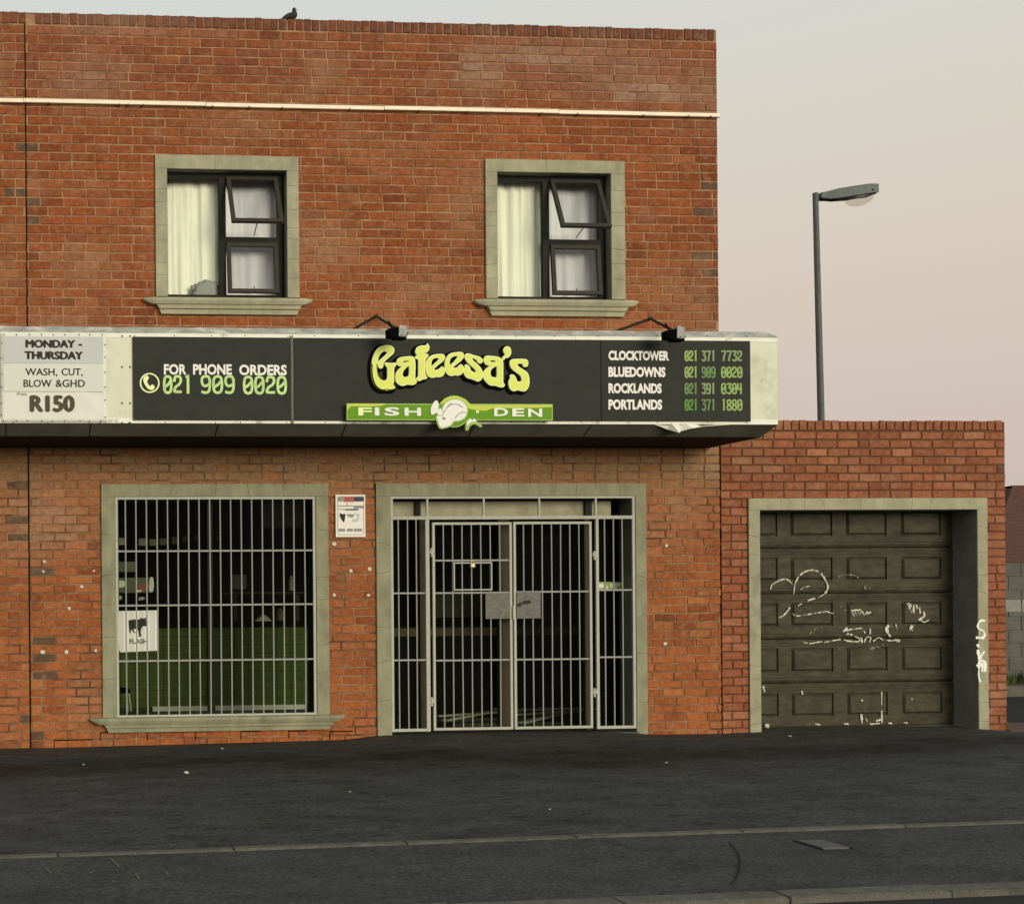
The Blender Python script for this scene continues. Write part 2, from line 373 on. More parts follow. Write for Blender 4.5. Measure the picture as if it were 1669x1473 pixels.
def holes_wall(b, x0, x1, z0, z1, y0, y1, holes):
    xs = sorted({x0, x1, *[min(max(v, x0), x1) for h in holes for v in (h[0], h[1])]}); zs = sorted({z0, z1, *[min(max(v, z0), z1) for h in holes for v in (h[2], h[3])]})
    solid = lambda i, j: 0 <= i < len(xs)-1 and 0 <= j < len(zs)-1 and not any(h[0] < (xs[i]+xs[i+1])/2 < h[1] and h[2] < (zs[j]+zs[j+1])/2 < h[3] for h in holes)
    for i in range(len(xs)-1):
        for j in range(len(zs)-1):
            if not solid(i, j): continue
            a, c, d, e = xs[i], xs[i+1], zs[j], zs[j+1]
            b.quad((a, y0, d), (c, y0, d), (c, y0, e), (a, y0, e)); b.quad((c, y1, d), (a, y1, d), (a, y1, e), (c, y1, e))
            if not solid(i-1, j): b.quad((a, y1, d), (a, y0, d), (a, y0, e), (a, y1, e))
            if not solid(i+1, j): b.quad((c, y0, d), (c, y1, d), (c, y1, e), (c, y0, e))
            if not solid(i, j-1): b.quad((a, y0, d), (a, y1, d), (c, y1, d), (c, y0, d))
            if not solid(i, j+1): b.quad((a, y0, e), (c, y0, e), (c, y1, e), (a, y1, e))

def subtract(r, h):
    a, b_, c, d = r; x0, x1, z0, z1 = h
    if b_ <= x0 or a >= x1 or d <= z0 or c >= z1: return [r]
    out = []
    if a < x0: out.append((a, x0, c, d))
    if b_ > x1: out.append((x1, b_, c, d))
    l, rr = max(a, x0), min(b_, x1)
    if c < z0: out.append((l, rr, c, z0))
    if d > z1: out.append((l, rr, z1, d))
    return out
def brick_at(b, a, c, d, e, y, col, proud=.006, ch=.004):
    """one brick face with arrised edges between mortar joints"""
    j = lambda: random.uniform(-.0026, .0026)
    i = len(b.v); yb = y+.004; yf = y-proud+random.uniform(-.0015, .0015)
    tx, tz = random.uniform(-.0012, .0012), random.uniform(-.0012, .0012)
    b.v += [Vector((a+j(), yb, d+j())), Vector((c+j(), yb, d+j())), Vector((c+j(), yb, e+j())), Vector((a+j(), yb, e+j()))]
    b.v += [Vector((a+ch+j(), yf-tx-tz, d+ch+j())), Vector((c-ch+j(), yf+tx-tz, d+ch+j())), Vector((c-ch+j(), yf+tx+tz, e-ch+j())), Vector((a+ch+j(), yf-tx+tz, e-ch+j()))]
    b.f += [(i+4, i+5, i+6, i+7), (i, i+1, i+5, i+4), (i+1, i+2, i+6, i+5), (i+2, i+3, i+7, i+6), (i+3, i, i+4, i+7)]
    b.c += [col]*8
def tint(x, z, pal, patches=()):
    n1 = mnoise.noise(Vector((x*.9, z*.9, 3.1))); n2 = mnoise.noise(Vector((x*3.1, z*3.1, 9.7)))
    base = pal[0]; k = random.random()
    if k < .10: base = pal[1]
    elif k < .20: base = pal[2]
    elif k < .208: base = pal[3]
    v = 1+.16*n1+.14*n2+random.uniform(-.12, .12)
    c = [ch*v for ch in base]
    for (px_, pz_, rx, rz, amt, pc) in patches:
        g = amt*math.exp(-((x-px_)/rx)**2-((z-pz_)/rz)**2)*(.6+.8*random.random())
        g = min(g, .85); c = [ci*(1-g)+pi*g for ci, pi in zip(c, pc)]
    return (*c, 1)
def bricks(name, m, parent, x0, x1, z0, z1, course, length, holes, pal, y=0., joint=.012, patches=(), soldier=False, dark=(), base_row=False, seams=()):
    b = MB(); row = 0; z = z1
    if soldier:
        x = x0; h = soldier
        while x < x1-.02:
            wd = .073+random.uniform(-.004, .004); e = min(x+wd, x1)
            if not any(abs(x-sx) < .03 for sx in seams):
                brick_at(b, x, e, z-h+.006, z-.001+random.uniform(-.004, .006), y, tint(x, z, pal, patches), proud=.009)
            x += wd+joint
        z -= h+.006
    while z > z0+.02:
        zt = z-joint/2; zb = max(z-course+joint/2, z0)
        if zt-zb < .015: break
        x = x0-length*(.5 if row % 2 else 0)-random.uniform(0, .02)
        while x < x1:
            L = length*(.5 if random.random() < .015 else 1)+random.uniform(-.006, .006)
            a, c = max(x+joint/2, x0), min(x+L-joint/2, x1)
            if c-a > .02:
                segs = [(a, c)]
                for sx in seams:
                    segs = [q for s_ in segs for q in ([(s_[0], sx-.007), (sx+.007, s_[1])] if s_[0] < sx < s_[1] else [s_])]
                for (a_, c_) in segs:
                    if c_-a_ < .02: continue
                    rs = [(a_, c_, zb+random.uniform(-.0015, .0015), zt+random.uniform(-.0015, .0015))]
                    for h in holes: rs = [q for r_ in rs for q in subtract(r_, h)]
                    for r_ in rs:
                        if r_[1]-r_[0] < .015 or r_[3]-r_[2] < .012: continue
                        cl = tint((r_[0]+r_[1])/2, (r_[2]+r_[3])/2, pal, patches)
                        for (dx, dz, dw, dh) in dark:
                            if abs((r_[0]+r_[1])/2-dx) < dw and abs((r_[2]+r_[3])/2-dz) < dh: cl = (.125, .075, .046, 1)
                        brick_at(b, *r_, y, cl)
            x += L
        z -= course; row += 1
    return b.build(name, m, parent)
def trim(b, x0, x1, z0, z1, y0, y1, horiz, n, skew=.02, gap=.003):
    """precast moulding laid in short lengths with crooked hairline joints"""
    L = (x1-x0) if horiz else (z1-z0); cuts = [0]+sorted(min(max((k+random.uniform(-.22, .22))/n, .02), .98) for k in range(1, n))+[1]
    sk = [0]+[random.uniform(-skew, skew) for _ in range(n-1)]+[0]
    for k in range(n):
        a = cuts[k]*L+(gap/2 if k else 0); c = cuts[k+1]*L-(gap/2 if k < n-1 else 0); s1, s2 = sk[k], sk[k+1]
        if horiz: P = [(x0+a-s1, z0), (x0+c-s2, z0), (x0+c+s2, z1), (x0+a+s1, z1)]
        else: P = [(x0, z0+a-s1), (x1, z0+a+s1), (x1, z0+c+s2), (x0, z0+c-s2)]
        jy = random.uniform(0, .0015)
        b.prism(ccw(P), [], y0+jy, y1-y0-jy)
def surround(parent, ox0, ox1, ix0, ix1, iz0, iz1, oz1, y=-.03, nh=6, nv=8, name='surround', bottom=None, m='plaster'):
    b = MB(); zb = bottom if bottom is not None else iz0
    trim(b, ox0, ox1, iz1, oz1, y, .02, True, nh)
    trim(b, ox0, ix0, zb, iz1-.002, y+.001, .02, False, nv); trim(b, ix1, ox1, zb, iz1-.002, y+.001, .02, False, nv)
    o = b.build(name, m, parent)
    c = MB(); 
    c.box(ox0+.004, ix0-.003, y+.006, .018, zb+.002, iz1); c.box(ix1+.003, ox1-.004, y+.006, .018, zb+.002, iz1); c.box(ox0+.004, ox1-.004, y+.006, .018, iz1+.003, oz1-.004)
    c.build('joint_mortar', 'crack', o)
    return o
def sill(parent, x0, x1, bx0, bx1, z0, zm, z1, y=-.085, name='sill', m='plaster'):
    """moulded sill: nosing with tapering tips over a stepped block"""
    b = MB(); t = .09
    # nosing: extruded rounded profile, tips narrowed
    prof = [(.0, z1), (y, z1-.004), (y-.008, (z1+zm)/2), (y+.004, zm), (.0, zm)]
    stations = [(x0, .25), (x0+t*.5, .7), (x0+t, 1), (x1-t, 1), (x1-t*.5, .7), (x1, .25)]; idx = []
    zc = z1-.01
    for sx, k in stations:
        i = len(b.v); idx.append(i)
        b.v += [Vector((sx, py*(.5+.5*k), zc+(pz-zc)*k)) for py, pz in prof]
    for q in range(len(idx)-1):
        for j in range(5): b.f.append((idx[q]+j, idx[q]+(j+1) % 5, idx[q+1]+(j+1) % 5, idx[q+1]+j))
    b.f.append(tuple(idx[0]+j for j in range(5))); b.f.append(tuple(idx[-1]+j for j in reversed(range(5))))
    h = (zm-z0)
    mid = zm-h*.45
    L1 = [(bx0, zm), (bx0+.03, mid), (bx1-.03, mid), (bx1, zm)]
    b.prism(ccw(L1), [], y+.02, .10)
    L2 = [(bx0+.03, mid-.004), (bx0+.05, z0), (bx1-.05, z0), (bx1-.03, mid-.004)]
    b.prism(ccw(L2), [], y+.038, .08)
    return b.build(name, m, parent)

# ================================================================== GROUND
wallbase = [(-300, 1228), (0, 1220), (300, 1212.5), (560, 1205), (622, 1197.5), (840, 1193), (1000, 1192), (1065, 1196.5), (1180, 1195), (1235, 1192), (1400, 1188), (1590, 1187), (1650, 1191), (2000, 1196)]
WB = [(W(a, b_).x, W(a, b_).z) for a, b_ in wallbase]
def base_z(x):
    if x <= WB[0][0]: return WB[0][1]
    for (a, za), (c, zc) in zip(WB, WB[1:]):
        if a <= x <= c:
            t = (x-a)/(c-a); return za+(zc-za)*t
    return WB[-1][1]
pe0 = G(0, 1395, 0.0); YE = pe0.y
pe1 = W(1669, 1337, YE); SLX = (pe1.z-pe0.z)/(pe1.x-pe0.x)
def plane_z(x): return max(-.12, min(.12, SLX*(x-pe0.x)))
def gz(x, y):
    t = max(0., min(1., 1+y/2.6)); t = t*t*(3-2*t)
    und = .006*mnoise.noise(Vector((x*.5, y*.5, 0)))*(1-t)
    return plane_z(x)*(1-t)+base_z(x)*t+und
def on_ground(px, py, dz=0.):
    z = 0.
    for _ in range(25):
        p = G(px, py, z); z = gz(p.x, p.y)
    return p
# kerb line from the right of the photo
pk = on_ground(1669, 1438); YK = pk.y
print('YE', YE, 'YK', YK, 'slope', SLX, 'kerb left px check', on_ground(830, 1464))
def sheet(name, m, x0, x1, y0, y1, nx, ny, dz=0., zf=None, colf=None):
    b = MB(); zf = zf or gz
    for j in range(ny+1):
        for i in range(nx+1):
            x = x0+(x1-x0)*i/nx; y = y0+(y1-y0)*j/ny; b.v.append(Vector((x, y, zf(x, y)+dz)))
            if colf: b.c.append(colf(x, y))
    for j in range(ny):
        for i in range(nx):
            a = j*(nx+1)+i; b.f.append((a, a+1, a+nx+2, a+nx+1))
    return b.build(name, m, None, smooth=True, base=(0, 0, 0))
gnd = MB(); gnd.quad((-1500, -1500, -.35), (1500, -1500, -.35), (1500, 1500, -.35), (-1500, 1500, -.35))
struct(gnd.build('ground', 'earth', None, base=(0, 0, -.35)))
EW = .075; KW = .14
def oil(x, y):
    """dust by the wall, a long greasy drip line where cars stop, worn grey towards the pavement"""
    n1 = mnoise.noise(Vector((x*.7, y*1.3, 1))); n2 = mnoise.noise(Vector((x*2.3, y*4.5, 4))); n3 = mnoise.noise(Vector((x*6, y*14, 8)))
    yc = -1.55+.25*math.sin(x*.8)+.35*n1; g = math.exp(-((y-yc)/.55)**2)*max(0, .75+.9*n2)
    c = Vector((.058, .058, .052)); c = c.lerp(Vector((.062, .056, .042)), max(0, min(1, 1+y/.9)))
    c = c.lerp(Vector((.020, .018, .013)), min(.85, g)); c *= 1+.25*n2+.22*n3
    if n3 > .42: c *= .5
    return (*c, 1)
struct(sheet('forecourt', 'asphalt', -7, 30, YE+.0, .35, 520, 150, colf=oil))
struct(sheet('pavement', 'asphalt2', -7, 30, YK+KW*0, YE-EW, 100, 12))
struct(sheet('road', 'road', -60, 80, YK-KW-9, YK-KW-.0, 60, 6, dz=-.022))
# concrete edging and kerb, in lengths
def lengths(name, y0, y1, L, m, dz, off):
    b = MB(); x = -7+off; k = 0
    while x < 29:
        g = .003; a, c = x+g, x+L-g
        za, zc = plane_z(a), plane_z(c); jz = random.uniform(-.003, .003); jy = random.uniform(-.004, .004)
        bm = bmesh.new(); bmesh.ops.create_cube(bm, size=1)
        for v in bm.verts:
            xx = a if v.co.x < 0 else c; yy = (y0 if v.co.y < 0 else y1)+jy; zz = (za if v.co.x < 0 else zc)+(dz+jz if v.co.z > 0 else -.2)
            v.co = Vector((xx, yy, zz))
        bmesh.ops.bevel(bm, geom=[e for e in bm.edges if all(v.co.z > -.15+min(za, zc) for v in e.verts)], offset=.006, segments=2, affect='EDGES')
        b.bm(bm); x += L; k += 1
    return struct(b.build(name, m, None, base=(0, 0, 0)))
lengths('edging_strip', YE-EW, YE, 1.02, 'concrete', .010, .25)
lengths('kerb', YK-KW, YK, .80, 'concrete', .008, .35)

# ================================================================== MAIN BUILDING
XL = W(-260, 600).x; XR = W(1171.5, 600).x; XJ = W(45, 600).x
ZT = W(600, 35).z; ZB = -.3; DEPTH = 8.0
ZCAN = W(600, 706).z
bld = empty('shop_building', ((XL+XR)/2, 0, 0), 'two-storey red face-brick shop building behind the charcoal sign canopy', 'building')
WIN = [dict(o=(253, 256, 486, 485), i=(272, 278, 467, 485)), dict(o=(790, 263, 1016, 488), i=(809, 283, 994, 488))]
for q in WIN:
    q['O'] = RECT(*q['o']); q['I'] = RECT(*q['i'])
SO = RECT(166, 789, 535, 1168); SI = RECT(188, 809, 515, 1168)
DO = RECT(613, 788, 1052, 1195); DI = RECT(636, 808, 1035, 1195)
DZ0 = base_z((DI[0]+DI[1])/2)-.15
hl_up = [q['I'] for q in WIN]; hl_s = [SI[:2]+(SI[2], SI[3]), (DI[0], DI[1], DZ0-.5, DI[3])]
wall = MB(); holes_wall(wall, XL, XR, ZB, ZT-.01, 0., .22, hl_up+hl_s)
ZSPLIT = W(600, 700).z
wl = MB(); holes_wall(wl, XL, XR-.004, ZSPLIT, ZT-.012, -.0, .2, [h for h in hl_up]); 
wall.build('wall', 'mortar_low', bld)
wu = MB(); holes_wall(wu, XL, XR, ZSPLIT, ZT-.013, -.0025, -.0005, hl_up); wu.build('upper_pointing', 'mortar_up', bld)
body = MB()   # side, back, roof slab
body.box(XL, XL+.22, .22, DEPTH, ZB, ZT-.02); body.box(XR-.22, XR, .22, DEPTH, ZB, ZT-.02); body.box(XL+.22, XR-.22, DEPTH-.22, DEPTH, ZB, ZT-.02)
def brick_side_mat():
    Mx = bpy.data.materials.new('side_brickwork'); Mx.use_nodes = True; n = Mx.node_tree; bb = n.nodes['Principled BSDF']; bb.inputs['Roughness'].default_value = .9
    t = n.nodes.new('ShaderNodeTexCoord'); sp = n.nodes.new('ShaderNodeSeparateXYZ'); cb = n.nodes.new('ShaderNodeCombineXYZ'); ad = n.nodes.new('ShaderNodeMath')
    n.links.new(t.outputs['Object'], sp.inputs[0]); n.links.new(sp.outputs[0], ad.inputs[0]); n.links.new(sp.outputs[1], ad.inputs[1])
    n.links.new(ad.outputs[0], cb.inputs[0]); n.links.new(sp.outputs[2], cb.inputs[1])
    k = n.nodes.new('ShaderNodeTexBrick'); k.inputs['Scale'].default_value = 1; k.inputs['Brick Width'].default_value = .23; k.inputs['Row Height'].default_value = .0865
    k.inputs['Mortar Size'].default_value = .006; k.inputs['Color1'].default_value = (.27, .075, .035, 1); k.inputs['Color2'].default_value = (.2, .06, .03, 1); k.inputs['Mortar'].default_value = (.2, .13, .08, 1)
    n.links.new(cb.outputs[0], k.inputs[0]); n.links.new(k.outputs[0], bb.inputs[0]); return Mx
M['sidebrick'] = brick_side_mat()
body.build('side_wall', 'sidebrick', bld)
box('roof', 'roofdk', bld, XL+.22, XR-.22, .22, DEPTH-.22, ZT-.55, ZT-.4)
box('coping', 'mortar_dark', bld, XL, XR, .0, .22, ZT-.012, ZT-.002)
# per-brick palettes (albedo)
PU = [(.27, .078, .026), (.30, .100, .036), (.225, .062, .022), (.19, .065, .027)]
PL = [(.345, .108, .034), (.38, .140, .048), (.285, .084, .028), (.22, .075, .030)]
PG = [(.285, .102, .048), (.335, .14, .072), (.25, .086, .040), (.24, .10, .055)]
def P2(px, py, rx, rz, a, c): q = W(px, py); return (q.x, q.z, rx, rz, a, c)
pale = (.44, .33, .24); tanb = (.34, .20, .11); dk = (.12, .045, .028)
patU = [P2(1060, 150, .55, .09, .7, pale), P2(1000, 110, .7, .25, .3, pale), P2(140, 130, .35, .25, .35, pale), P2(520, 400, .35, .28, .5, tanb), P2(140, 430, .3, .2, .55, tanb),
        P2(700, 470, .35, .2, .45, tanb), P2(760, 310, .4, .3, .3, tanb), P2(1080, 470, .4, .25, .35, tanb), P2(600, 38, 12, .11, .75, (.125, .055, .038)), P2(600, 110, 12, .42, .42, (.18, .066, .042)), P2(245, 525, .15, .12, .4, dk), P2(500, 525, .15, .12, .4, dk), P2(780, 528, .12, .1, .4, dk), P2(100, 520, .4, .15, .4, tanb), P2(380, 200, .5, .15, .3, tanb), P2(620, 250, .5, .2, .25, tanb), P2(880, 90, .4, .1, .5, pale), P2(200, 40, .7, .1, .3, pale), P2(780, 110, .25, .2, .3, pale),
        P2(1150, 300, .12, 2, .3, dk)]
darkU = [(XJ+s_*.09, W(45, yy).z, .13, .04) for yy, s_ in ((247, 0), (218, -1), (308, -1), (335, 1), (365, 1), (218, 1))] + [(XR-.1, W(1160, yy).z, .08, .045) for yy in (308, 423, 451, 340)]
cU = .0890; LU = .230
SOL = .118
bricks('upper_brickwork', 'brick', bld, XL, XR, ZSPLIT, ZT, cU, LU, [(q['I'][0]-.06, q['I'][1]+.06, q['I'][2]-.05, q['I'][3]+.06) for q in WIN], PU, y=-.003, patches=patU, soldier=SOL, dark=darkU, seams=(XJ,), joint=.011)
patL = [P2(600, 760, 9, .24, .85, (.27, .185, .095)), P2(100, 860, .5, .25, .45, (.30, .19, .10)), P2(1100, 830, .35, .35, .55, (.33, .20, .11)), P2(60, 840, .4, .3, .3, pale), P2(560, 800, .3, .1, .4, tanb), P2(25, 1000, .25, 1, .12, dk)]
darkL = [(XJ-.08, W(45, yy).z, .09, .04) for yy in (785, 842, 872, 1136, 1165)]+[(XJ+.08, W(45, yy).z, .09, .04) for yy in (932, 1050, 1078, 1107, 1193)]
bricks('lower_brickwork', 'brick', bld, XL, XR, -.2, ZSPLIT-.002, .0848, LU, [(SI[0]-.06, SI[1]+.06, SI[2]-.1, SI[3]+.06), (DI[0]-.06, DI[1]+.06, -1, DI[3]+.06)], PL, y=-.0005, patches=patL, dark=darkL, seams=(XJ,), joint=.012)
# expansion joint
jm = MB(); jm.box(XJ-.006, XJ+.006, -.006, .0, ZB, ZT); jm.build('expansion_joint', 'black', bld)
# lowest course stands out with open joints over it
for a, c, yy in ((88, 152, 1205), (163, 240, 1192.5), (240, 320, 1192), (318, 345, 1191.5), (392, 425, 1191), (470, 500, 1190.5), (537, 575, 1191)):
    x0_, x1_ = W(a, yy).x, W(c, yy).x; zz = W((a+c)/2, yy).z
    dg = MB(); dg.box(x0_, x1_, -.0115, -.005, zz-.006, zz+.004); dg.box(x0_, x0_+.006, -.0113, -.005, zz-.08, zz-.0055); dg.build('open_joint', 'black', bld)
# cream conduit strip across the parapet
for k in range(1):
    sb = MB(); z0_ = W(600, 178.5).z
    x = XL; k_ = 0
    while x < XR:
        L = min(1.8, XR+.015-x); dzv = random.uniform(-.003, .003)
        sb.box(x+.002, x+L-.002, -.045-.002*(k_ % 2), -.012, z0_-.019+dzv, z0_+.019+dzv, .004); x += L; k_ += 1
    st = sb.build('trim_strip', 'strip', bld)
    for px in (79, 194, 208, 232, 345, 405, 458, 568, 680, 760, 880, 938, 1045, 1118, 1154):
        q = W(px, 178); cb_ = MB(); cb_.box(q.x-.008, q.x+.008, -.050, -.01, z0_-.028, z0_-.012, .002); cb_.build('clip', 'wood2', st)
# wall plugs / filler dabs
for a, b_ in ((72.2, 915), (70.8, 931), (152.9, 930), (133, 955.6), (112.6, 990.8), (69.7, 1062), (108.5, 1062), (155.9, 1060), (543.9, 886), (571.5, 930), (601.8, 927), (544.2, 969.5), (600, 969.5), (1085, 889), (1083, 1048.5)):
    q = W(a, b_); r_ = random.uniform(.015, .022) if a > 160 or b_ > 1050 else random.uniform(.011, .017)
    l = [(q.x+r_*(1+random.uniform(-.25, .25))*math.cos(t*math.pi/5), q.z+r_*(1+random.uniform(-.25, .25))*math.sin(t*math.pi/5)) for t in range(10)]
    fb = MB(); fb.prism(l, [], -.016, .01); fb.build('filler_dab', 'litter', bld)

# ---- upper windows
def pane(name, m, parent, x0, x1, z0, z1, y):
    b = MB(); b.box(x0, x1, y, y+.005, z0, z1); return b.build(name, m, parent)
def frame_ring(b, x0, x1, z0, z1, t, y0, y1, bev=.004):
    b.box(x0, x1, y0, y1, z1-t, z1, bev); b.box(x0, x1, y0, y1, z0, z0+t, bev)
    b.box(x0, x0+t, y0+.001, y1-.001, z0+t-.002, z1-t+.002, bev); b.box(x1-t, x1, y0+.001, y1-.001, z0+t-.002, z1-t+.002, bev)
def rotx_parts(o, pivot, ang):
    """swing a top-hung sash outwards about its head"""
    off = pivot - wloc(o.parent)
    for v in o.data.vertices:
        p = v.co-off; c, s_ = math.cos(ang), math.sin(ang)
        v.co = off+Vector((p.x, p.y*c-p.z*s_, p.y*s_+p.z*c))
def shift_mesh(o, d):
    for v in o.data.vertices: v.co += Vector(d)
for wi, q in enumerate(WIN):
    O, I = q['O'], q['I']; YW = .075
    win = bpy.data.objects.new('window', None); COL.objects.link(win); win.parent = bld
    win.location = Vector(((I[0]+I[1])/2, 0, I[2]))-wloc(bld)
    rv = MB(); rv.box(I[0]-.001, I[0]+.004, -.02, YW+.05, I[2], I[3]); rv.box(I[1]-.004, I[1]+.001, -.02, YW+.05, I[2], I[3]); rv.box(I[0], I[1], -.02, YW+.05, I[3]-.004, I[3]+.001)
    rv.build('reveal', 'plaster_dk', win)
    sr = MB(); trim(sr, O[0], O[1], I[3], O[3], -.035, .02, True, 2, skew=.015); trim(sr, O[0], I[0], I[2], I[3]-.002, -.034, .02, False, 7, skew=.008); trim(sr, I[1], O[1], I[2], I[3]-.002, -.034, .02, False, 7, skew=.012)
    sr.build('surround', 'plaster', win)
    jc = MB(); jc.box(O[0]+.004, I[0]-.003, -.029, .018, I[2]+.002, I[3]); jc.box(I[1]+.003, O[1]-.004, -.029, .018, I[2]+.002, I[3]); jc.box(O[0]+.004, O[1]-.004, -.029, .018, I[3]+.003, O[3]-.004); jc.build('joint_mortar', 'crack', win)
    py = q['i'][3]; sx0 = W(q['o'][0]-20, py+5).x; sx1 = W(q['o'][2]+21, py+5).x; mxp = (q['o'][0]+q['o'][2])/2
    sill(win, sx0, sx1, W(q['o'][0]+1, py+15).x, W(q['o'][2]+4, py+15).x, W(mxp, py+27, -.05).z, W(mxp, py+11, -.07).z, W(mxp, py, -.07).z-.0)
    fr = MB(); fr.box(I[0]+.004, I[1]-.004, YW, YW+.05, I[3]-.06, I[3]-.004, .004); fr.box(I[0]+.004, I[1]-.004, YW, YW+.05, I[2]+.002, I[2]+.045, .004); fr.box(I[0]+.004, I[0]+.02, YW+.001, YW+.049, I[2]+.04, I[3]-.055, .004); fr.box(I[1]-.075, I[1]-.004, YW+.001, YW+.049, I[2]+.04, I[3]-.055, .004)
    sp_ = I[3]-I[2]; wd = I[1]-I[0]
    xm = I[0]+wd*(.475 if wi == 0 else .465); fr.box(xm-.036, xm+.036, YW-.002, YW+.052, I[2]+.04, I[3]-.045, .004)
    zt_ = I[2]+sp_*.47; fr.box(xm+.034, I[1]-.045, YW-.001, YW+.051, zt_-.032, zt_+.032, .004)
    fr.build('frame', 'winframe', win)
    pane('pane', 'glass_clear', win, I[0]+.045, xm-.034, I[2]+.04, I[3]-.045, YW+.02)
    pane('pane', 'glass_tint', win, xm+.03, I[1]-.045, I[2]+.04, I[3]-.045, YW+.045) if False else None
    for (za, zb, ang) in ((zt_+.028, I[3]-.047, R(-27 if wi == 0 else -24)), (I[2]+.047, zt_-.03, R(-5.5))):
        xa, xb = xm+.038, I[1]-.075
        s_ = MB(); frame_ring(s_, xa, xb, za, zb, .042, YW-.028, YW+.006, .004); s_ = s_.build('sash', 'sash', win)
        g_ = pane('glass', 'glass_tint', s_, xa+.038, xb-.038, za+.038, zb-.038, YW-.012)
        pv = Vector((0, YW-.01, zb)); rotx_parts(s_, pv, ang)
        off = pv-wloc(s_); 
        for v in g_.data.vertices:
            p = v.co-off; c, sn = math.cos(ang), math.sin(ang); v.co = off+Vector((p.x, p.y*c-p.z*sn, p.y*sn+p.z*c))
        # peg stay
        stb = MB(); xs_ = (xa+xb)/2; hh = (zb-za); yb_ = YW-.01+hh*math.sin(ang); 
        stb.tube([(xs_, yb_+.0, zb-hh*math.cos(ang)+.03), (xs_+.03, YW+.03, za+.03 if ang < -.2 else za+.09)], .005, 6); stb.build('stay', 'winframe', win)
    # closed room behind
    rm = MB(); rm.box(I[0]-.2, I[1]+.2, .9, .92, I[2]-.3, I[3]+.3); rm.box(I[0]-.22, I[0]-.2, .22, .92, I[2]-.3, I[3]+.3); rm.box(I[1]+.2, I[1]+.22, .22, .92, I[2]-.3, I[3]+.3); rm.box(I[0]-.2, I[1]+.2, .22, .9, I[3]+.28, I[3]+.3); rm.box(I[0]-.2, I[1]+.2, .22, .9, I[2]-.3, I[2]-.28)
    rm.build('room_shell', 'boxgrey', win)
    # curtains are things of their own
    def curtain(xa, xb, y, amp, m, label, fold):
        b = MB(); nx = 90; nz = 10; z0_, z1_ = I[2]-.05, I[3]-.04
        for j in range(nz+1):
            t = j/nz
            for i in range(nx+1):
                u = i/nx; x = xa+(xb-xa)*u
                ph = u*fold*math.tau+1.1*math.sin(u*7+wi*2)+.6*(1-t)*math.sin(u*3+wi)
                d = amp*(1.3*mnoise.noise(Vector((u*7, t*.6, wi*3+y*9)))+.5*mnoise.noise(Vector((u*17, t*.8, wi*5)))+.28*math.sin(ph)*(.35+.65*(1-t)))
                b.v.append(Vector((x, y+d, z0_+(z1_-z0_)*t)))
        for j in range(nz):
            for i in range(nx): a = j*(nx+1)+i; b.f.append((a, a+1, a+nx+2, a+nx+1))
        o = b.build('curtain', m, None, smooth=True); sm = o.modifiers.new('s', 'SOLIDIFY'); sm.thickness = .003
        return tag(o, label, 'curtain', 'curtains in the upstairs windows')
    side = 'left' if wi == 0 else 'right'
    curtain(I[0]-.05, xm-.01, .20, .028, 'curtain', ('cream curtain filling the fixed pane of the upper window nearer the building joint' if wi == 0 else 'cream curtain filling the fixed pane of the upper window nearer the building corner'), 4)
    curtain(xm-.0, I[1]+.22, .21, .026, 'curtain2', ('greyish curtain behind the open sashes of the upper window nearer the building joint' if wi == 0 else 'greyish curtain behind the open sashes of the upper window nearer the building corner'), 4)
    if wi == 0:  # lump added to stand for a roof reflected in the pane
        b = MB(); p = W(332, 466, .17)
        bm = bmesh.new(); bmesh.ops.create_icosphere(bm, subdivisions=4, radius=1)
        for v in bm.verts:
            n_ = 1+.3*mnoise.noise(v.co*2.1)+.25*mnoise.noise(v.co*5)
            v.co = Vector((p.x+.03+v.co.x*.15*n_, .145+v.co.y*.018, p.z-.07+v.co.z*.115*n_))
        b.bm(bm); tag(b.build('reflection_lump', 'greyp', None, smooth=True), 'grey lump added for a roof reflection in the glass at the bottom of the cream curtain', 'reflection')

# ---- shop window
sw = bpy.data.objects.new('shop_window', None); COL.objects.link(sw); sw.parent = bld; sw.location = Vector(((SI[0]+SI[1])/2, 0, SI[2]))-wloc(bld)
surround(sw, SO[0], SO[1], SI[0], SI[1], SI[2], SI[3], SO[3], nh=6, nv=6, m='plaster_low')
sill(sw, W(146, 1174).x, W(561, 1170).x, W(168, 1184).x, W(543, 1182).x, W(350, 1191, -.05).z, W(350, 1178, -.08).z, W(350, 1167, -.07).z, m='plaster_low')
fr = MB(); Yg = .10
frame_ring(fr, SI[0], SI[1], SI[2], SI[3], .05, Yg, Yg+.05); xm = W(343, 1000, Yg).x; fr.box(xm-.028, xm+.028, Yg-.002, Yg+.052, SI[2]+.045, SI[3]-.045, .004)
fr.build('frame', 'winframe', sw)
pane('pane', 'glass_shop', sw, SI[0]+.045, xm-.026, SI[2]+.045, SI[3]-.045, Yg+.02); pane('pane', 'glass_shop', sw, xm+.026, SI[1]-.045, SI[2]+.045, SI[3]-.045, Yg+.02)
rv = MB(); rv.box(SI[0]-.001, SI[0]+.004, -.02, Yg+.1, SI[2], SI[3]); rv.box(SI[1]-.004, SI[1]+.001, -.02, Yg+.1, SI[2], SI[3]); rv.box(SI[0], SI[1], -.02, Yg+.1, SI[3]-.004, SI[3]+.001); rv.box(SI[0], SI[1], -.02, Yg+.1, SI[2]-.001, SI[2]+.004)
rv.build('reveal', 'plaster_dk', sw)
gr = MB(); YB = -.005
frame_ring(gr, SI[0]+.004, SI[1]-.004, SI[2]+.005, SI[3]-.004, .026, YB-.014, YB+.014, .003)
grf = gr.build('grille_frame', 'steel', sw)
gb = MB(); 
